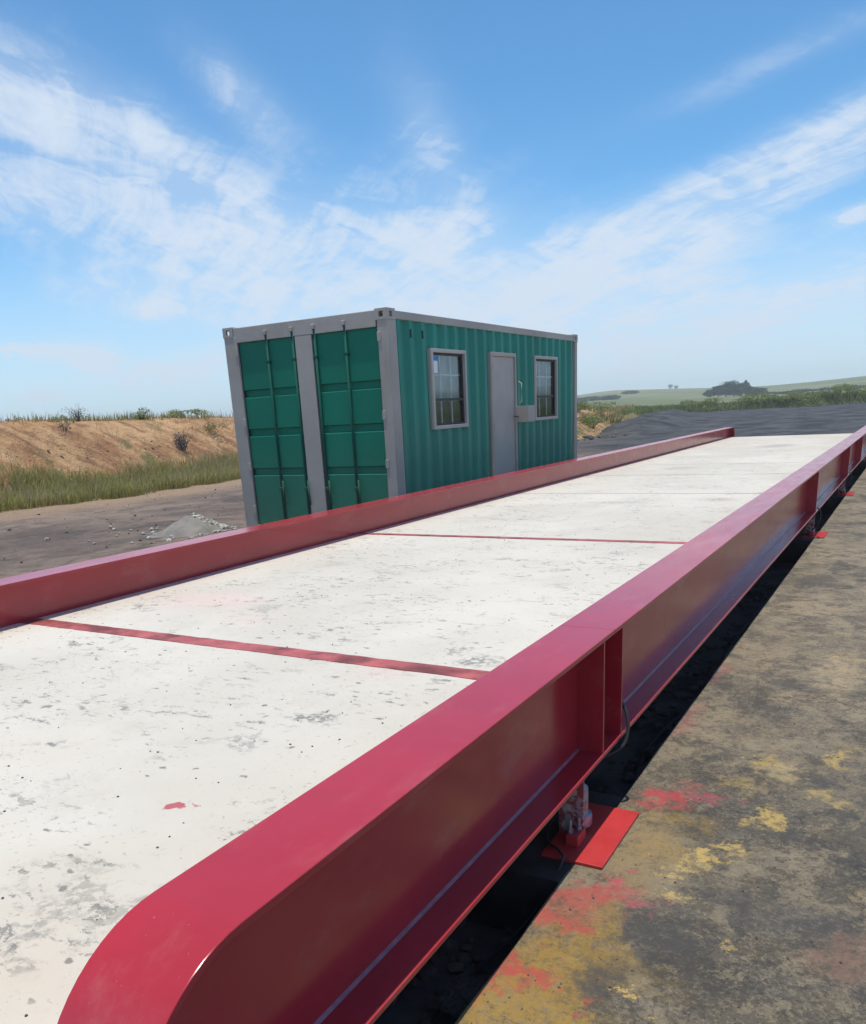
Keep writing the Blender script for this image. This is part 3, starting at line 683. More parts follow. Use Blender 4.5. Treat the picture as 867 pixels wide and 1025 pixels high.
# cross beams underneath
for Y in [1.2, 2.45, 4.2, 5.9, 7.6, 9.2, 10.9, 12.2, 13.4, 15.0, 16.2, 18.2, 20.4, 21.8]:
    mb = MB(); mb.box(FX[0]+.22, NX[0]-.04, Y-.06, Y+.06, BOT_Z-.012, BOT_Z+.0); mb.box(FX[0]+.22, NX[0]-.04, Y-.005, Y+.005, BOT_Z-.15, BOT_Z-.012); mb.box(FX[0]+.22, NX[0]-.04, Y-.06, Y+.06, BOT_Z-.162, BOT_Z-.15)
    mb.build('cross_beam', M_darksteel, wb)
# load cell mounts and the red base plates they stand on
def mount(xc, Y, sx, detail):
    y0, y1 = (2.27, 2.69) if detail else (Y-.2, Y+.2)
    bp = MB().box(*( (-.962, -.748) if sx > 0 else (-4.36, -4.10)), y0, y1, .004, .016).build('base_plate', M_redflat, wb, bevel=.002, label='flat red steel base plate on the concrete beside the beam' if detail else None)
    MB().box(-1.25 if sx > 0 else -4.398, -.848 if sx > 0 else -3.9, y0-.12, y1+.12, -.239, .003).build('pier', M_darksteel, wb)
    st = MB(); st.box(xc-.045, xc+.045, Y-.02, Y-.008, .016, BOT_Z-.004); st.box(xc-.06, xc+.06, Y-.008, Y+.10, BOT_Z-.022, BOT_Z-.001)
    s = st.build('mount_bracket', M_grime, wb, bevel=.002)
    cell = MB()
    cell.tube([(xc, Y+.05, .03), (xc, Y+.05, .07), (xc, Y+.05, .075), (xc, Y+.05, .17), (xc, Y+.05, .18), (xc, Y+.05, BOT_Z-.022)], [.05, .05, .036, .036, .022, .022], 14)
    cell.build('load_cell', M_galv, wb, smooth=False)
    blk = MB().box(xc+sx*.01, xc+sx*.055, Y-.10, Y-.02, .016, .058).build('stop_block', M_redflat, wb, bevel=.003)
    for k in range(2):
        bt = MB(); bx_ = xc+sx*(.018+.02*k); by_ = Y-.075+.03*k
        bt.tube([(bx_, by_, .058), (bx_, by_, .072)], .011, 6); bt.tube([(bx_, by_, .072), (bx_, by_, .105)], .006, 8)
        bt.build('bolt', M_galv, wb)
for i, Y in enumerate([2.45, 9.5, 13.5, 19.8]):
    mount(-.915, Y, 1, i == 0); mount(-4.19, Y, -1, False)
def wire(pts, r, name='cable', m=None, label=None):
    P = [tuple(p) for p in catmull([tuple(q) for q in pts], 8)]
    return MB().tube(P, r, 8).build(name, m or M_rubber, wb, smooth=True, label=label)
wire([(-.86, 2.80, .40), (-.835, 2.79, .36), (-.822, 2.775, .30), (-.835, 2.75, .24), (-.90, 2.71, .20), (-.97, 2.68, .17)], .0065, label='black cable looping out below the beam joint')
wire([(-.97, 2.68, .17), (-.99, 2.4, .03), (-.90, 2.28, .035), (-.872, 2.24, .03), (-.90, 2.18, -.05), (-.95, 2.08, -.15), (-1.05, 1.7, -.225), (-1.0, 1.2, -.23)], .005)
wire([(-1.0, 2.9, -.22), (-.95, 3.2, -.225), (-1.03, 3.9, -.225), (-.95, 4.8, -.225), (-1.0, 6, -.225), (-.96, 8.5, -.225)], .014)
wire([(-.83, 9.22, .33), (-.80, 9.26, .27), (-.82, 9.35, .15), (-.9, 9.45, .05)], .007)
wire([(-.83, 13.38, .33), (-.80, 13.42, .25), (-.84, 13.48, .12), (-.9, 13.5, .05)], .007)
# short concrete approach ramp behind the near end
rp = MB(); rp.prism([(-4.2, -.02), (.50, -.02), (.50, DECK_Z-.004), (.2, DECK_Z-.004), (-4.2, .02)], 'x', -4.16, -.945); rp.build('approach_ramp', M_conc, kind='structure')

# rubble swept under the edge of the beam: loose stones on the slab
def rock_mesh(name, seed, m, sub=1):
    bm = bmesh.new(); bmesh.ops.create_icosphere(bm, subdivisions=sub, radius=1)
    for v in bm.verts:
        v.co *= 1+.38*mnoise.noise(v.co*1.3+Vector((seed*3.1, 0, 0)))+(.16*mnoise.noise(v.co*3.7+Vector((seed, 2, 0))) if sub > 1 else 0); v.co.z *= .65
    me = bpy.data.meshes.new(name); bm.to_mesh(me); bm.free(); me.materials.append(m); return me
M_stone = simple('pale_stone', (.34, .33, .31), .9, .25, 8, bump=.01, bs=20)
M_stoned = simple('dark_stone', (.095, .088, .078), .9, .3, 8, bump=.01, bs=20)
rk = [rock_mesh('stone', i, M_stone) for i in range(5)]; rkd = [rock_mesh('dark_stone', i+9, M_stoned) for i in range(5)]
def joined_rocks(name, items, m):
    V = []; F = []
    for (me, x, y, z, s, rot) in items:
        b = len(V); c, sn = math.cos(rot), math.sin(rot)
        for v in me.vertices:
            p = v.co*s; V.append((x+p.x*c-p.y*sn, y+p.x*sn+p.y*c, z+p.z))
        F += [tuple(b+i for i in p.vertices) for p in me.polygons]
    return mesh_obj(name, V, F, m, 'stuff')
it = []
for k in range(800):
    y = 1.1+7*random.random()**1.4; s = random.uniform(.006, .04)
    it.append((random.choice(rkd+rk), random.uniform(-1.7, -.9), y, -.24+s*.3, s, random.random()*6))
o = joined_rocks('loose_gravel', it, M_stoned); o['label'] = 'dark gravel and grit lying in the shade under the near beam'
it = []
for k in range(2600):
    x = random.uniform(-.83, .9); y = 1.3+8*random.random()**1.6
    s = .0010+.0036*random.random()**3; it.append((random.choice(rkd), x, y, .004+s*.3, s, random.random()*6))
o = joined_rocks('loose_grit', it, M_stoned); o['label'] = 'fine dark grit scattered over the concrete apron'
it = []
for k in range(420):
    x = random.uniform(-4.0, -1.05); y = .6+9*random.random()**1.5
    s = random.uniform(.0012, .0045); it.append((random.choice(rkd), x, y, DECK_Z+s*.3, s, random.random()*6))
o = joined_rocks('deck_grit', it, M_stoned); o['label'] = 'specks of grit scattered over the white deck'
big = [rock_mesh('stone', i+20, M_stoned, 3) for i in range(3)]
# a few bigger lumps lying in the gap, each a thing
for (x, y, s, lab) in ((-.98, 3.18, .07, 'grey stone lying in the shade behind the beam joint'), (-.96, 3.75, .055, 'small grey stone under the beam past the joint'), (-1.0, 1.75, .075, 'dark rounded lump of rubble under the beam near the rounded end')):
    o = bpy.data.objects.new('stone', big[int(s*1000) % 3]); C.objects.link(o); o.location = (x, y, -.24+s*.45); o.scale = (s,)*3; o.rotation_euler = (0, 0, y*3); tag(o, lab, 'stone')

# ------------------------------------------------------------------ the office container
CX, CY, CW, CL, CH = -5.295, 8.349, 2.438, 6.058, 2.591     # near corner, width (towards -X), length (+Y)
XL = CX-CW; YE = CY+CL
ct = thing('site_office_container', 'green shipping container office with grey frame beside the weighbridge', 'container', (CX-CW/2, CY+CL/2, 0))
def casting(x0, y0, z0, sx, sy):
    """hollow corner block with holes on its two outer sides and top/bottom; x0,y0 = outer corner, sx,sy point inward"""
    mb = MB(); w_, l_, h_, t_ = .162, .178, .118, .026
    def bx(a, b, c, d, e_, f_):
        X = sorted((x0+sx*a, x0+sx*b)); Y = sorted((y0+sy*c, y0+sy*d)); mb.box(X[0], X[1], Y[0], Y[1], z0+e_, z0+f_)
    # end face (normal Y) at c=0..t
    bx(0, w_, 0, t_, 0, .030); bx(0, w_, 0, t_, .088, h_); bx(0, .052, 0, t_, .030, .088); bx(.110, w_, 0, t_, .030, .088)
    # side face (normal X)
    bx(0, t_, t_, l_, 0, .030); bx(0, t_, t_, l_, .088, h_); bx(0, t_, t_, .060, .030, .088); bx(0, t_, .118, l_, .030, .088)
    # inner faces
    bx(w_-t_, w_, t_, l_, 0, h_); bx(t_, w_-t_, l_-t_, l_, 0, h_)
    bx(t_, w_-t_, t_, l_-t_, 0, .012)
    for (a, b, c, d) in ((t_, w_-t_, t_, .055), (t_, w_-t_, .125, l_-t_), (t_, .055, .055, .125), (.11, w_-t_, .055, .125)): bx(a, b, c, d, h_-.02, h_)
    return mb.build('corner_casting', M_rail, ct)
for (x, y, sx, sy) in ((CX+.006, CY-.006, -1, 1), (XL-.006, CY-.006, 1, 1), (CX+.006, YE+.006, -1, -1), (XL-.006, YE+.006, 1, -1)):
    casting(x, y, CH-.118, sx, sy); casting(x, y, 0, sx, sy)
zt = CH-.118
# posts (door end)
MB().box(CX-.135, CX, CY, CY+.03, .118, zt).box(CX-.03, CX, CY+.03, CY+.19, .118, zt).box(CX-.135, CX-.11, CY+.03, CY+.10, .118, zt).build('corner_post', M_rail, ct, bevel=.004)
MB().box(XL, XL+.20, CY, CY+.03, .118, zt).box(XL, XL+.03, CY+.03, CY+.19, .118, zt).build('corner_post', M_rail, ct, bevel=.004)
MB().box(CX-.16, CX, YE-.10, YE, .118, zt).build('corner_post', M_rail, ct, bevel=.006)
MB().box(XL, XL+.16, YE-.10, YE, .118, zt).build('corner_post', M_rail, ct, bevel=.006)
# rails
for (x0, x1) in ((CX-.065, CX-.004), (XL+.004, XL+.065)):
    MB().box(x0, x1, CY+.172, YE-.172, CH-.105, CH-.018).build('top_rail', M_rail, ct, bevel=.004)
    MB().box(x0, x1, CY+.172, YE-.172, .012, .16).build('bottom_rail', M_rail, ct, bevel=.004)
MB().box(XL+.158, CX-.158, CY+.003, CY+.09, 2.405, CH-.012).build('door_header', M_rail, ct, bevel=.006)
MB().box(XL+.158, CX-.158, CY+.003, CY+.09, .012, .15).build('door_sill', M_rail, ct, bevel=.006)
MB().box(XL+.158, CX-.158, YE-.09, YE-.003, CH-.11, CH-.012).build('end_rail', M_rail, ct, bevel=.006)
MB().box(XL+.158, CX-.158, YE-.09, YE-.003, .012, .16).build('end_rail', M_rail, ct, bevel=.006)
# corrugated sheets with openings
openings = [(9.30, 10.22, 1.245, 2.20), (10.972, 11.812, .16, 2.212), (12.52, 13.47, 1.245, 2.205)]
def corrug(axis, a0, a1, z0, z1, plane, depth, ops, name, inward, m=None, pitch=.278, ph=0):
    """sheet whose outer crest plane is at `plane`; valleys go `depth` inward (inward = sign)"""
    br = []; a = a0-ph
    while a < a1:
        for (o_, dd) in ((0, 0), (.072, 0), (.14, 1), (.21, 1)): br.append((a+o_, dd))
        a += pitch
    def off(q):
        for (p, dp), (r_, dr) in zip(br[:-1], br[1:]):
            if p <= q <= r_: return dp+(dr-dp)*(q-p)/(r_-p)
        return 1
    cuts = sorted(set([a0, a1]+[p for p, _ in br if a0 < p < a1]+[v for o_ in ops for v in o_[:2]]))
    mb = MB()
    for p, q in zip(cuts[:-1], cuts[1:]):
        zs = [(z0, z1)]
        mid = (p+q)/2
        for (b0, b1, c0, c1) in ops:
            if b0 <= mid <= b1: zs = [(z0, c0), (c1, z1)]
        for (u, v) in zs:
            if v-u < .005: continue
            c, d = plane+inward*depth*off(p), plane+inward*depth*off(q); b = len(mb.v)
            P = (lambda s, k, z: (k, s, z)) if axis == 'y' else ((lambda s, k, z: (s, k, z)))
            th = inward*.004
            mb.v += [P(p, c, u), P(q, d, u), P(q, d, v), P(p, c, v), P(p, c+th, u), P(q, d+th, u), P(q, d+th, v), P(p, c+th, v)]
            mb.f += [(b, b+1, b+2, b+3), (b+4, b+7, b+6, b+5)]
    return mb.build(name, m or M_green, ct, fix=False)
corrug('y', CY+.19, YE-.10, .14, CH-.09, CX-.010, .046, openings, 'side_wall', -1, ph=-.03)
corrug('y', CY+.19, YE-.10, .14, CH-.09, XL+.012, .036, [], 'side_wall', 1)
corrug('x', XL+.16, CX-.16, .14, CH-.09, YE-.012, .04, [], 'end_wall', -1)
MB().box(XL+.05, CX-.05, CY+.06, YE-.06, CH-.045, CH-.035).build('roof', M_rail, ct)
MB().box(XL+.07, CX-.07, CY+.10, YE-.07, .13, .16).build('floor', M_ply, ct)
# inner lining so that the room behind the windows is dark
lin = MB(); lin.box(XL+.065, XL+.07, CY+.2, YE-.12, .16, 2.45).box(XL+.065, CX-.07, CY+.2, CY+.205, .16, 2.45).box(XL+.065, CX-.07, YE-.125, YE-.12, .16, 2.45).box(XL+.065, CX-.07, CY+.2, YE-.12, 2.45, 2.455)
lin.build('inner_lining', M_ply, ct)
# double doors at the end: two leaves, each two ribbed panels
def leaf(xa, xb, rods, lab=None):
    yf = CY+.032
    d = MB(); prof = []
    ribs = [(.88, .80), (1.37, 1.29), (1.845, 1.765)]
    z = .16; pr = [(yf, .16)]
    for (zt_, zb_) in ribs: pr += [(yf, zb_-.02), (yf+.030, zb_+.0), (yf+.030, zt_-.012), (yf, zt_)]
    pr += [(yf, 2.40), (yf+.05, 2.40), (yf+.05, .16)]
    d.prism(pr, 'x', xa, xb)
    lf = d.build('door_leaf', M_greend, ct, label=lab)
    # upright channel in the middle and a gasket strip along both edges
    for (a, b) in ((xa-.001, xa+.012), (xb-.012, xb+.001)): MB().box(a, b, yf-.006, yf+.052, .152, 2.402).build('door_gasket', M_rubber, lf)
    for x in rods:
        rd = MB(); rd.tube([(x, CY+.010, .10), (x, CY+.010, 2.46)], .016, 10); r_ = rd.build('lock_rod', M_rod, lf, smooth=True)
        MB().box(x-.022, x+.022, CY-.026, CY+.002, 2.46, 2.51).build('rod_keeper', M_rail, lf, bevel=.006)
        MB().box(x-.03, x+.03, CY-.036, CY+.002, .05, .10).build('rod_keeper', M_rail, lf, bevel=.006)
        for z in (.62, 2.15): MB().box(x-.028, x+.028, CY-.014, CY+.034, z-.018, z+.018).build('rod_bracket', M_rod, lf, bevel=.004)
        # handle lying across with its hub
        hd = MB(); hd.tube([(x+.05, CY-.020, .72), (x+.055, CY-.026, .56), (x+.06, CY-.02, .42)], .011, 8); hd.build('lock_handle', M_rod, lf, smooth=True)
leaf(-7.533+.0, -6.622, (-7.06, -6.655)); leaf(-6.368, -5.432, (-6.325, -5.885))
MB().box(-6.620, -6.370, CY+.004, CY+.060, .152, 2.403).build('door_mullion', M_rail, ct, bevel=.005, label='grey painted upright band between the two green doors')
# hinges on the posts
for x in (CX-.115, XL+.185):
    for z in (.35, .90, 1.45, 2.30):
        MB().box(x-.026, x+.026, CY-.009, CY-.001, z-.05, z+.05).build('hinge', M_rail, ct, bevel=.004)
# vent slots high on the side wall
for Y in (8.86, 9.135):
    MB().box(CX-.020, CX-.002, Y-.013, Y+.013, 2.30, 2.39).build('vent', M_hole, ct)
# windows
def window(y0, y1, z0, z1, sticker):
    xo = CX+.012; xi = CX-.075; fw = .042
    fr = MB(); fr.box(xi, xo, y0, y0+fw, z0, z1).box(xi, xo, y1-fw, y1, z0, z1).box(xi, xo, y0+fw, y1-fw, z1-fw, z1).box(xi, xo, y0+fw, y1-fw, z0, z0+fw)
    f = fr.build('window', M_grey, ct, bevel=.003)
    ya, yb, za, zb = y0+fw, y1-fw, z0+fw, z1-fw
    ym = (ya+yb)/2; zm = za+(zb-za)*.36
    xs = CX-.040
    sh = MB(); s_ = .028
    sh.box(xs-.018, xs+.012, ya, ya+s_, za, zb).box(xs-.018, xs+.012, yb-s_, yb, za, zb).box(xs-.018, xs+.012, ya+s_, yb-s_, zb-s_, zb).box(xs-.018, xs+.012, ya+s_, yb-s_, za, za+s_).box(xs-.018, xs+.012, ya+s_, yb-s_, zm-.015, zm+.015)
    sh.build('sash', M_darksteel, f)
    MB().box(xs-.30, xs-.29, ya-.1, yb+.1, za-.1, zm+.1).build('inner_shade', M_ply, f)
    MB().box(xs-.004, xs, ya+s_, yb-s_, za+s_, zm-.015).build('pane', M_glass, f); MB().box(xs-.004, xs, ya+s_, yb-s_, zm+.015, zb-s_).build('pane', M_glass, f)
    # burglar bars behind the glass
    for k in (1, 2):
        yy = ya+(yb-ya)*k/3
        MB().box(xs-.030, xs-.018, yy-.010, yy+.010, za, zb).build('bar', M_white, f)
    zz = zm+(zb-zm)*.54
    MB().box(xs-.040, xs-.031, ya, yb, zz-.010, zz+.010).build('bar', M_white, f)
    # blind drawn down to the sash bar
    bl = MB(); n = 30; xb_ = xs-.06
    for k in range(n): 
        yy = ya-.03+(yb-ya+.06)*k/(n-1); off_ = .008*math.sin(k*1.9); bl.v += [(xb_+off_, yy, zm-.02), (xb_+off_, yy, zb+.03)]
    for k in range(n-1): bl.f.append((2*k, 2*k+2, 2*k+3, 2*k+1))
    bl.build('blind', M_blind, f, fix=False)
    if sticker:
        MB().box(xs+.0005, xs+.0015, ya+s_, ya+s_+.15, zb-.24, zb-.045).build('paper_notice', M_paper, f, label='white paper notice with a blue head stuck in the corner of the pane')
        MB().box(xs+.0017, xs+.0026, ya+s_-.0, ya+s_+.17, zb-.095, zb-.040).build('notice_heading', M_blue, f)
    else:
        MB().box(xs+.0005, xs+.0015, ya+s_, ya+s_+.10, zb-.22, zb-.05).build('paper_notice', M_paper, f)
window(9.30, 10.22, 1.245, 2.20, True); window(12.52, 13.47, 1.245, 2.205, False)
# personnel door
fr = MB(); xo, xi = CX+.010, CX-.06
y0, y1, z1 = 10.972, 11.812, 2.212
fr.box(xi, xo, y0, y0+.035, .165, z1).box(xi, xo, y1-.035, y1, .165, z1).box(xi, xo, y0+.035, y1-.035, z1-.05, z1)
dfr = fr.build('door_frame', M_rail, ct, bevel=.003)
dl = MB().box(CX-.042, CX-.018, y0+.038, y1-.038, .168, z1-.053).build('entrance_door', M_grey, ct, bevel=.002, label='plain light grey steel entrance door')
lb = MB(); lb.box(CX-.045, CX+.195, 11.80, 12.05, 1.245, 1.262).box(CX-.045, CX+.195, 11.80, 12.05, 1.458, 1.475).box(CX-.045, CX+.195, 11.80, 11.806, 1.262, 1.458).box(CX+.189, CX+.195, 11.806, 12.05, 1.262, 1.458).box(CX-.045, CX+.189, 12.044, 12.05, 1.262, 1.458)
lb.build('lock_box', M_rail, ct, bevel=.002, label='grey steel lock box at the edge of the entrance door')
hb = MB(); hb.tube([(CX+.002, 11.72, 1.33), (CX+.03, 11.72, 1.33), (CX+.03, 11.80, 1.33)], .010, 8); hb.build('door_bolt', M_darksteel, ct)
hd = MB(); hd.tube([(CX-.010, 11.93, 1.52), (CX+.035, 11.93, 1.54), (CX+.035, 11.93, 1.80), (CX-.010, 11.93, 1.82)], .010, 8); hd.build('grab_handle', M_rail, ct, smooth=True)
for z in (.45, 1.2, 2.0): MB().box(CX-.002, CX+.016, y0+.020, y0+.046, z-.05, z+.05).build('hinge', M_rail, ct)

# ------------------------------------------------------------------ sand heap with rubble
def heap():
    cx, cy = -8.95, 8.50; n = 46; V = []
    for i in range(n):
        for j in range(n):
            u, v = (i/(n-1)-.5)*2, (j/(n-1)-.5)*2; X, Y = u*1.25, v*1.25; r = math.hypot(X*.95, Y*.8)+.16*fbm(X, Y, 1.3, 3, 5)
            z = .215*max(0, 1-r/.42)**1.02+.055*max(0, 1-r/.85)+.11*fbm(X, Y, 4.5, 5, 8, .65)*float(1-sstep(.35, .75, r)); V.append((cx+X, cy+Y, z-.03+(0 if r < 1.0 else -.04)))
    m = simple('pale_building_sand', (.20, .185, .165), .95, .18, 4, bump=.012, bs=26)
    o = mesh_obj('sand_heap', V, grid_faces(n, n).tolist(), m, None, True); tag(o, 'small heap of pale building sand on the dirt behind the far rail', 'sand heap')
    it = []
    for k in range(150):
        a = random.uniform(0, 6.28); q = random.uniform(.0, .42); x = cx+.20+q*math.cos(a)*.5; y = cy+.22+q*math.sin(a)*.6
        r = math.hypot((x-cx)*.95, (y-cy)*.8); z = .235*max(0, 1-r/.40)+.045*max(0, 1-r/.85); s = random.uniform(.015, .05)
        it.append((random.choice(rk), x, y, z+s*.2, s, random.random()*6))
    o = joined_rocks('rubble', it, simple('broken_concrete', (.36, .34, .31), .9, .35, 5, bump=.01, bs=20)); o['label'] = 'broken pale rubble on the right side of the sand heap'
heap()
it = []
for k in range(120):
    a = random.uniform(0, 6.28); q = abs(random.gauss(0, .55)); s = random.uniform(.012, .045)
    it.append((random.choice(rk), -8.95+q*math.cos(a)*1.5, 8.5+q*math.sin(a), s*.3, s, random.random()*6))
o = joined_rocks('scattered_rubble', it, M_stone); o['label'] = 'pale rubble scattered on the dirt around the sand heap'
it = []
for k in range(260):
    x = random.uniform(-15, -7.9); y = random.uniform(4, 22); s = random.uniform(.008, .03)*random.random()+.005
    it.append((random.choice(rkd), x, y, s*.2, s, random.random()*6))
o = joined_rocks('yard_stones', it, M_stoned); o['label'] = 'small dark stones scattered over the dirt yard'
it = []
for k in range(1500):
    row = bank_pts[random.randrange(len(bank_pts))]
    if not (2 < row[0][1] < 60): continue
    p = row[random.randrange(0, 9)]; s = random.uniform(.02, .055)*random.random()+.01
    it.append((random.choice(rk), p[0]+random.uniform(-.3, .3), p[1], p[2]+s*.1-.01, s, random.random()*6))
o = joined_rocks('earth_clods', it, M_bank); o['label'] = 'clods of orange earth tumbled down the bank'

# ------------------------------------------------------------------ vegetation
def blades(name, pts, hmin, hmax, wd, m, lean=.35, parent=None):
    n = len(pts); P = np.array(pts); h = rng.uniform(hmin, hmax, n)*rng.uniform(.55, 1, n); a = rng.uniform(0, 2*np.pi, n)
    la = rng.uniform(0, 2*np.pi, n); ln = rng.uniform(.05, lean, n)*h
    dx, dy = np.cos(a)*wd, np.sin(a)*wd
    V = np.zeros((n, 5, 3))
    V[:, 0] = P+np.stack([dx, dy, 0*dx-.03], 1); V[:, 1] = P-np.stack([dx, dy, 0*dx+.03], 1)
    midp = P+np.stack([np.cos(la)*ln*.35, np.sin(la)*ln*.35, h*.55], 1)
    V[:, 2] = midp-np.stack([dx*.7, dy*.7, 0*dx], 1); V[:, 3] = midp+np.stack([dx*.7, dy*.7, 0*dx], 1)
    V[:, 4] = P+np.stack([np.cos(la)*ln, np.sin(la)*ln, h], 1)
    b = np.arange(n)*5
    F = [(int(k), int(k+1), int(k+2), int(k+3)) for k in b]+[(int(k+3), int(k+2), int(k+4)) for k in b]
    return mesh_obj(name, V.reshape(-1, 3), F, m, 'stuff', parent=parent)
def bank_point(y, s):
    """point on the bank near path row with foot y, s metres up from the foot (first stretch only)"""
    i = int(np.searchsorted([r[0][1] for r in bank_first], y)); i = min(max(i, 1), len(bank_first)-1)
    row = bank_first[i]; k = int(np.searchsorted(BT, s)); k = min(max(k, 1), len(BT)-1); f = (s-BT[k-1])/(BT[k]-BT[k-1])
    a, b = np.array(row[k-1]), np.array(row[k]); return a+(b-a)*f
bank_first = [r for r in bank_pts if r[0][1] < 85 and r[0][0] < -12.5][:]
bank_first.sort(key=lambda r: r[0][1])
pts = []; dry = []
for _ in range(70000):
    y = random.uniform(5, 31)
    top = .72+.5*fbm(y, 0, .35, 3, 4)+.25*fbm(y, 3, 1.3, 2, 6)
    if y > 19: top *= float(1-.75*sstep(19, 26, y))
    s = random.uniform(-.30+.5*fbm(y, 9, .7, 3, 61), max(.1, top+random.gauss(0, .10)))
    p = bank_point(y, max(s, 0)); x, z = p[0], p[2]
    if s < 0: x, z = p[0]-s*1.5, 0
    q_ = fbm(x, y, 1.1, 4, 14)
    if q_ < -.30+.2*random.random(): continue
    (dry if random.random() < .10+.5*max(0, fbm(x, y, .6, 3, 71)) else pts).append((x, y+random.uniform(-.1, .1), z))
o = blades('bank_grass', pts, .10, .44, .008, M_grass, .8); o['label'] = 'tall green grass growing along the foot of the orange bank'
o = blades('dry_grass', dry, .25, .55, .008, M_dry); o['label'] = 'straw coloured stems among the green bank grass'
# sparse tufts on the upper face
pts = []
for _ in range(170):
    y = random.uniform(6, 45); s = random.uniform(1.2, 2.7); c = bank_point(y, s)
    for k in range(random.randint(8, 34)): pts.append((c[0]+random.gauss(0, .10), c[1]+random.gauss(0, .13), c[2]-.02))
o = blades('face_tufts', pts, .06, .22, .007, M_dry); o['label'] = 'sparse dry tufts on the upper face of the bank'
# weeds along the crest
pts = []
for _ in range(5200):
    y = random.uniform(5, 32); d = .25+.75*max(0, fbm(y, 1, .8, 3, 17)+.15)
    if 14 < y < 19.2: d = 1
    if y > 20: d *= .25
    if random.random() > d: continue
    c = bank_point(y, random.uniform(2.55, 3.6)); pts.append((c[0], c[1], c[2]))
o = blades('crest_weeds', pts, .08, .30, .009, M_grass); o['label'] = 'low green weeds along the top of the bank'

def leaf_cloud(name, clumps, n, size, m, parent=None, flat=1.0, kind=None, seed=0):
    """clumps: list of (x, y, z, rx, ry, rz); leaves as small quads through the volume, denser near the shell"""
    g = np.random.default_rng(seed); w_ = np.array([c[3]*c[4]*c[5] for c in clumps])**.7; w_ /= w_.sum()
    idx = g.choice(len(clumps), n, p=w_); Cc = np.array(clumps)[idx]
    d = g.normal(size=(n, 3)); d /= np.linalg.norm(d, axis=1)[:, None]; r = g.uniform(.35, 1.0, n)**.6
    P = Cc[:, :3]+d*r[:, None]*Cc[:, 3:6]*g.uniform(.85, 1.12, n)[:, None]
    a = g.normal(size=(n, 3)); a /= np.linalg.norm(a, axis=1)[:, None]; b = np.cross(a, g.normal(size=(n, 3))); b /= np.linalg.norm(b, axis=1)[:, None]
    s = size*g.uniform(.5, 1.3, n)[:, None]
    V = np.stack([P-a*s, P-b*s*.5, P+a*s, P+b*s*.5], 1).reshape(-1, 3)
    F = (np.arange(n)[:, None]*4+np.arange(4)[None, :])
    return mesh_obj(name, V, F, m, kind, parent=parent)
def shrub(X, Y, Z, h, wd, m, n, label, name='shrub', lsize=.035, cat='shrub', twiggy=False):
    root = thing(name, label, cat, (X, Y, Z))
    rr = random.Random(int(abs(X*97+Y*31)))
    cl = []
    for k in range(7): cl.append((rr.uniform(-.5, .5)*wd, rr.uniform(-.5, .5)*wd, h*rr.uniform(.25, .8), wd*rr.uniform(.18, .38), wd*rr.uniform(.18, .38), h*rr.uniform(.15, .32)))
    leaf_cloud('foliage', cl, n, lsize, m, parent=root, seed=int(abs(X*13+Y*7)))
    mb = MB()
    for k in range(14 if twiggy else 7):
        a = rr.uniform(0, 6.28); q = rr.uniform(.2, .9)*wd*.6; hh = h*rr.uniform(.6, 1.25 if twiggy else .9)
        mb.tube([(0, 0, -.05), (math.cos(a)*q*.4, math.sin(a)*q*.4, hh*.5), (math.cos(a)*q, math.sin(a)*q, hh)], [.012*h/.5, .007*h/.5, .002], 5)
    me = bpy.data.meshes.new('stems'); me.from_pydata(mb.v, [], mb.f); me.materials.append(M_twig if twiggy else M_bark); o = bpy.data.objects.new('stems', me); C.objects.link(o); o.parent = root
    return root
# plants one can pick out on the left bank
p = bank_point(16.6, 1.35); shrub(p[0]+.05, p[1], p[2]-.10, .62, .50, M_twig, 900, 'dark grey dried bush on the face of the orange bank', 'dried_bush', .022, 'bush', True)
p = bank_point(14.75, 2.75); shrub(p[0], p[1], p[2]-.03, .40, .6, M_twig, 420, 'grey leafless bush with thin twigs on the crest of the left bank', 'bare_bush', .014, 'bush', True)
p = bank_point(13.6, 1.9); shrub(p[0], p[1], p[2]-.06, .26, .34, M_twig, 300, 'small grey dried bush low on the left part of the bank face', 'dried_bush', .018, 'bush', True)
p = bank_point(18.3, 2.85); shrub(p[0], p[1], p[2]-.03, .34, .8, M_shrub, 700, 'green leafy weed clump on the crest nearest the container', 'weed_clump', .03, 'weed')
p = bank_point(16.5, 2.8); shrub(p[0], p[1], p[2]-.03, .36, .55, M_shrub, 480, 'upright green weed on the crest above the dried bush', 'weed_clump', .028, 'weed')
p = bank_point(17.9, 1.75); shrub(p[0], p[1], p[2]-.08, .30, .7, M_olive, 500, 'olive green clump of weeds on the bank face right of the dried bush', 'weed_clump', .028, 'weed')
# bushes along the right-hand stretch of bank, beyond the container
def along(y, s): return bank_point(y, s)
specs = [(34.5, .9, .75, 1.5, M_shrub, 'green bush low on the orange bank just right of the container'), (36.8, 1.9, .55, 1.6, M_olive, 'olive bush on top of the bank just right of the container'),
         (40.5, .8, .8, 1.7, M_shrub, 'dense green bush at the foot of the bank where the slag begins'), (44.0, 2.2, .55, 1.9, M_shrub, 'flat green bush along the crest of the orange bank'),
         (48.0, 1.2, .75, 1.8, M_olive, 'yellowish bush in the middle of the orange bank'), (53.5, 2.0, .7, 2.1, M_shrub, 'mid green bush on the bank above the grey slag'),
         (60.0, 1.0, .7, 2.0, M_shrub, 'dark bush at the slag edge left of the rail end'), (66.5, 1.9, .7, 2.4, M_olive, 'low olive bush on the bank left of the far tree clump')]
for (y, s, h, wd, m, lab) in specs:
    p = along(y, s); shrub(p[0], p[1], p[2]-.08, h, wd, m, 1500, lab, lsize=.05)
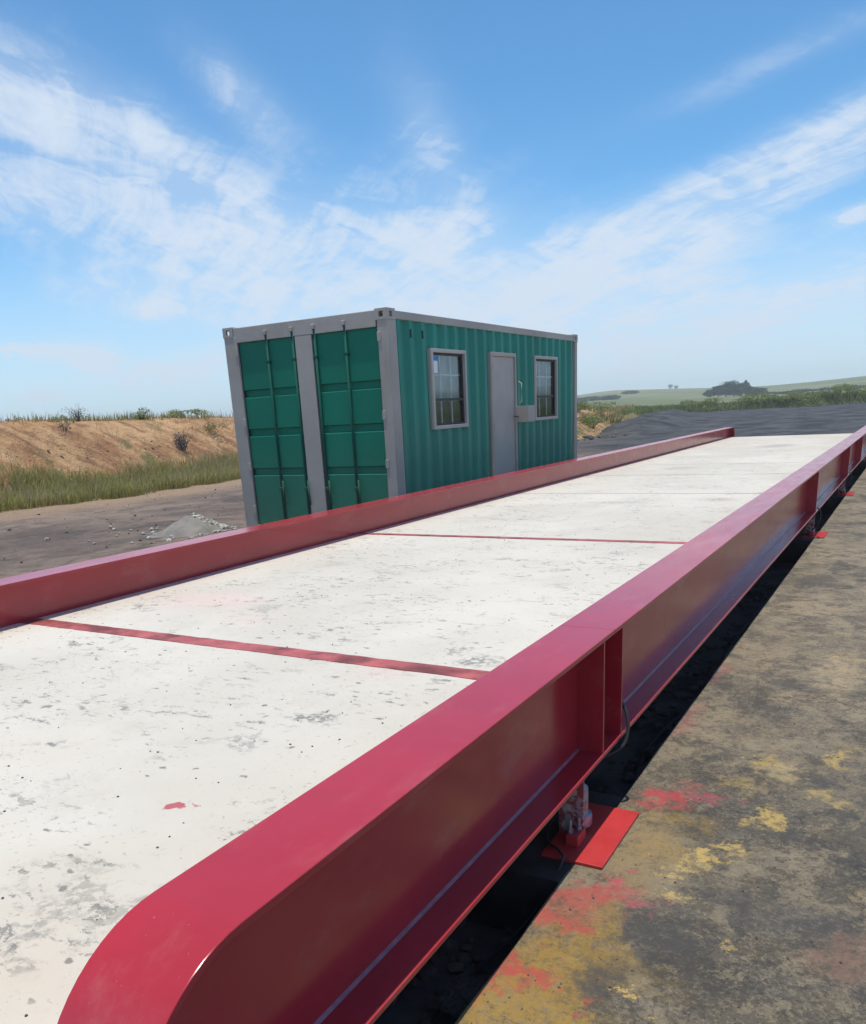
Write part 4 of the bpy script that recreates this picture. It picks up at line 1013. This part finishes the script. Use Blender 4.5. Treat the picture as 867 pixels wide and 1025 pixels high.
# mixed weeds over that stretch and the far green strip
pts = []
far_rows = [r for r in bank_pts if r[0][1] > 30]
nfar = len(far_rows)
for _ in range(30000):
    row = far_rows[int(random.random()**.9*nfar)]
    y = row[0][1]; k = random.randrange(0, 19); p = row[k]
    g = fbm(p[0], p[1], .35, 3, 44)
    lim = .42 if y < 45 else (.30 if y < 75 else -.6)
    if p[0] > 25 or g < lim: continue
    pts.append((p[0]+random.uniform(-.8, .8), p[1]+random.uniform(-.8, .8), p[2]-.03))
o = blades('far_weeds', pts, .2, .55, .045, M_shrub, .5); o['label'] = 'band of green weeds on the bank behind the slag'
k2 = [(-20.5, 92, .9, 3, 'leftmost green bush of the weed band behind the rail end'), (-16.2, 97.5, 1.1, 3, 'green bush in the weed band straight below the far tree clump'), (-11.6, 97.5, 1.0, 3.4, 'wide green bush of the weed band right of the tree clump'), (-9.0, 101, 1.25, 2.4, 'tall bush standing above the weed band near the right edge'), (-6.6, 103, 1.6, 3.4, 'tallest dark green bush of the weed band, close to the near rail'), (-4.2, 105, 1.1, 3, 'last green bush of the weed band at the right edge'), (-13.6, 96.6, .8, 2.2, 'small dark bush at the edge of the slag')]
for (X, Y, h, wd, lab) in k2:
    o = shrub(X, Y+1.2, .55, h, wd, M_shrub, 1500, lab, lsize=.09)
# loose stuff along the slag edge
it = []
for k in range(220):
    row = far_rows[random.randrange(nfar)]; p = row[0]; s = random.uniform(.04, .22)*random.random()+.03
    it.append((random.choice(rkd), p[0]+random.uniform(-.2, 1.6), p[1]-random.uniform(0, 2.0)*(p[1] > 80), s*.2, s, random.random()*6))
o = joined_rocks('slag_lumps', it, M_stoned); o['label'] = 'dark lumps of slag along the foot of the far bank'

def tree(X, Y, h, wd, label, n=1500, lsize=.28, group=None):
    Z = hill_z(X, Y)-.1; root = thing('tree', label, 'tree', (X, Y, Z), group)
    rr = random.Random(int(abs(X*7+Y*3)))
    cl = []
    for k in range(13):
        a = rr.uniform(0, 6.28); q = rr.uniform(0, .36)*wd; zz = rr.uniform(.22, .84)*h; q *= 1-.6*max(0, zz/h-.6)
        cl.append((math.cos(a)*q, math.sin(a)*q, zz, wd*rr.uniform(.18, .32), wd*rr.uniform(.18, .32), h*rr.uniform(.12, .22)))
    leaf_cloud('crown', cl, n, lsize, M_tree, parent=root, seed=int(abs(X+Y)*10))
    mb = MB(); mb.tube([(0, 0, -.2), (.05*h*.3, 0, h*.3), (0, .02*h, h*.62)], [h*.035, h*.026, h*.010], 8)
    for k in range(6):
        a = rr.uniform(0, 6.28); q = wd*rr.uniform(.2, .36); z0 = h*rr.uniform(.2, .45)
        mb.tube([(0, 0, z0), (math.cos(a)*q*.5, math.sin(a)*q*.5, z0+h*.14), (math.cos(a)*q, math.sin(a)*q, z0+h*.3)], [h*.016, h*.010, h*.003], 6)
    me = bpy.data.meshes.new('trunk'); me.from_pydata(mb.v, [], mb.f); me.materials.append(M_bark); o = bpy.data.objects.new('trunk', me); C.objects.link(o); o.parent = root
    return root
def pol(az, r): return (-math.sin(R(az))*r, math.cos(R(az))*r)
G = 'dark trees of the far clump'
for (az, r, h, wd, lab) in ((12.05, 470, 4.6, 7.5, 'low leftmost tree of the dark clump in the field'), (11.6, 478, 6.4, 8, 'rounded tree second from the left in the dark clump'), (11.15, 470, 8.2, 9, 'tall broad tree left of the middle of the dark clump'),
        (10.7, 474, 8.6, 9, 'tallest broad tree in the middle of the dark clump'), (10.25, 468, 7.8, 8, 'tree right of the middle of the dark clump'), (9.98, 480, 8.4, 3.2, 'narrow pointed tree sticking up from the dark clump'),
        (9.7, 470, 5.4, 7, 'lower tree right of the pointed one in the dark clump'), (9.2, 476, 4.3, 8, 'low rightmost tree of the dark clump in the field')):
    x, y = pol(az-.22, r*.70); tree(x, y, h*.66, wd*.80, lab, 2600, .24, G)
for (az, r, h, wd, lab) in ((14.35, 860, 5.5, 6, 'tiny tree on the ridge, left one of the lone pair'), (13.95, 860, 4.2, 5, 'tiny tree on the ridge, right one of the lone pair'),
        (56.0, 250, 6.0, 3.2, 'leftmost small tree peeping over the left bank'), (55.5, 252, 5.9, 3.4, 'second small tree peeping over the left bank'), (53.5, 250, 5.7, 3.4, 'third small tree from the left peeping over the bank'), (52.9, 255, 6.1, 3.3, 'small tree peeping over the bank beside the bare bush')):
    x, y = pol(az, r); tree(x, y, h, wd, lab, 700, .3)
def wood(az0, az1, r, h, label, n):
    cl = []
    k = int((az1-az0)*math.pi/180*r/5)
    for i in range(k):
        a = az0+(az1-az0)*(i+random.random())/k; x, y = pol(a, r+random.uniform(-15, 15)); cl.append((x, y, hill_z(x, y)+h*.45, 4.5, 4.5, h*random.uniform(.4, .62)))
    o = leaf_cloud('far_wood', cl, n, .6, M_tree, kind='stuff', seed=int(r)); o['label'] = label
wood(18.1, 20.4, 400, 1.7, 'dark band of wood on the hill right of the container', 5000)
wood(15.9, 17.0, 500, 1.5, 'small dark wood below the ridge', 4000)
wood(3.0, 8.6, 330, .6, 'line of low scrub across the green field', 7000)

# ------------------------------------------------------------------ air
def haze():
    m = bpy.data.materials.new('haze'); m.use_nodes = True; t = NT(m.node_tree); t.n.remove(t.n['Principled BSDF'])
    v = t.new('ShaderNodeVolumePrincipled'); v.inputs['Density'].default_value = .00075; v.inputs['Color'].default_value = (.84, .92, 1, 1); v.inputs['Anisotropy'].default_value = .1
    t.l.new(v.outputs[0], t.n['Material Output'].inputs['Volume'])
    MB().box(-1600, 1600, -1600, 1600, -1.6, 32).build('haze', m, kind='stuff')
haze()
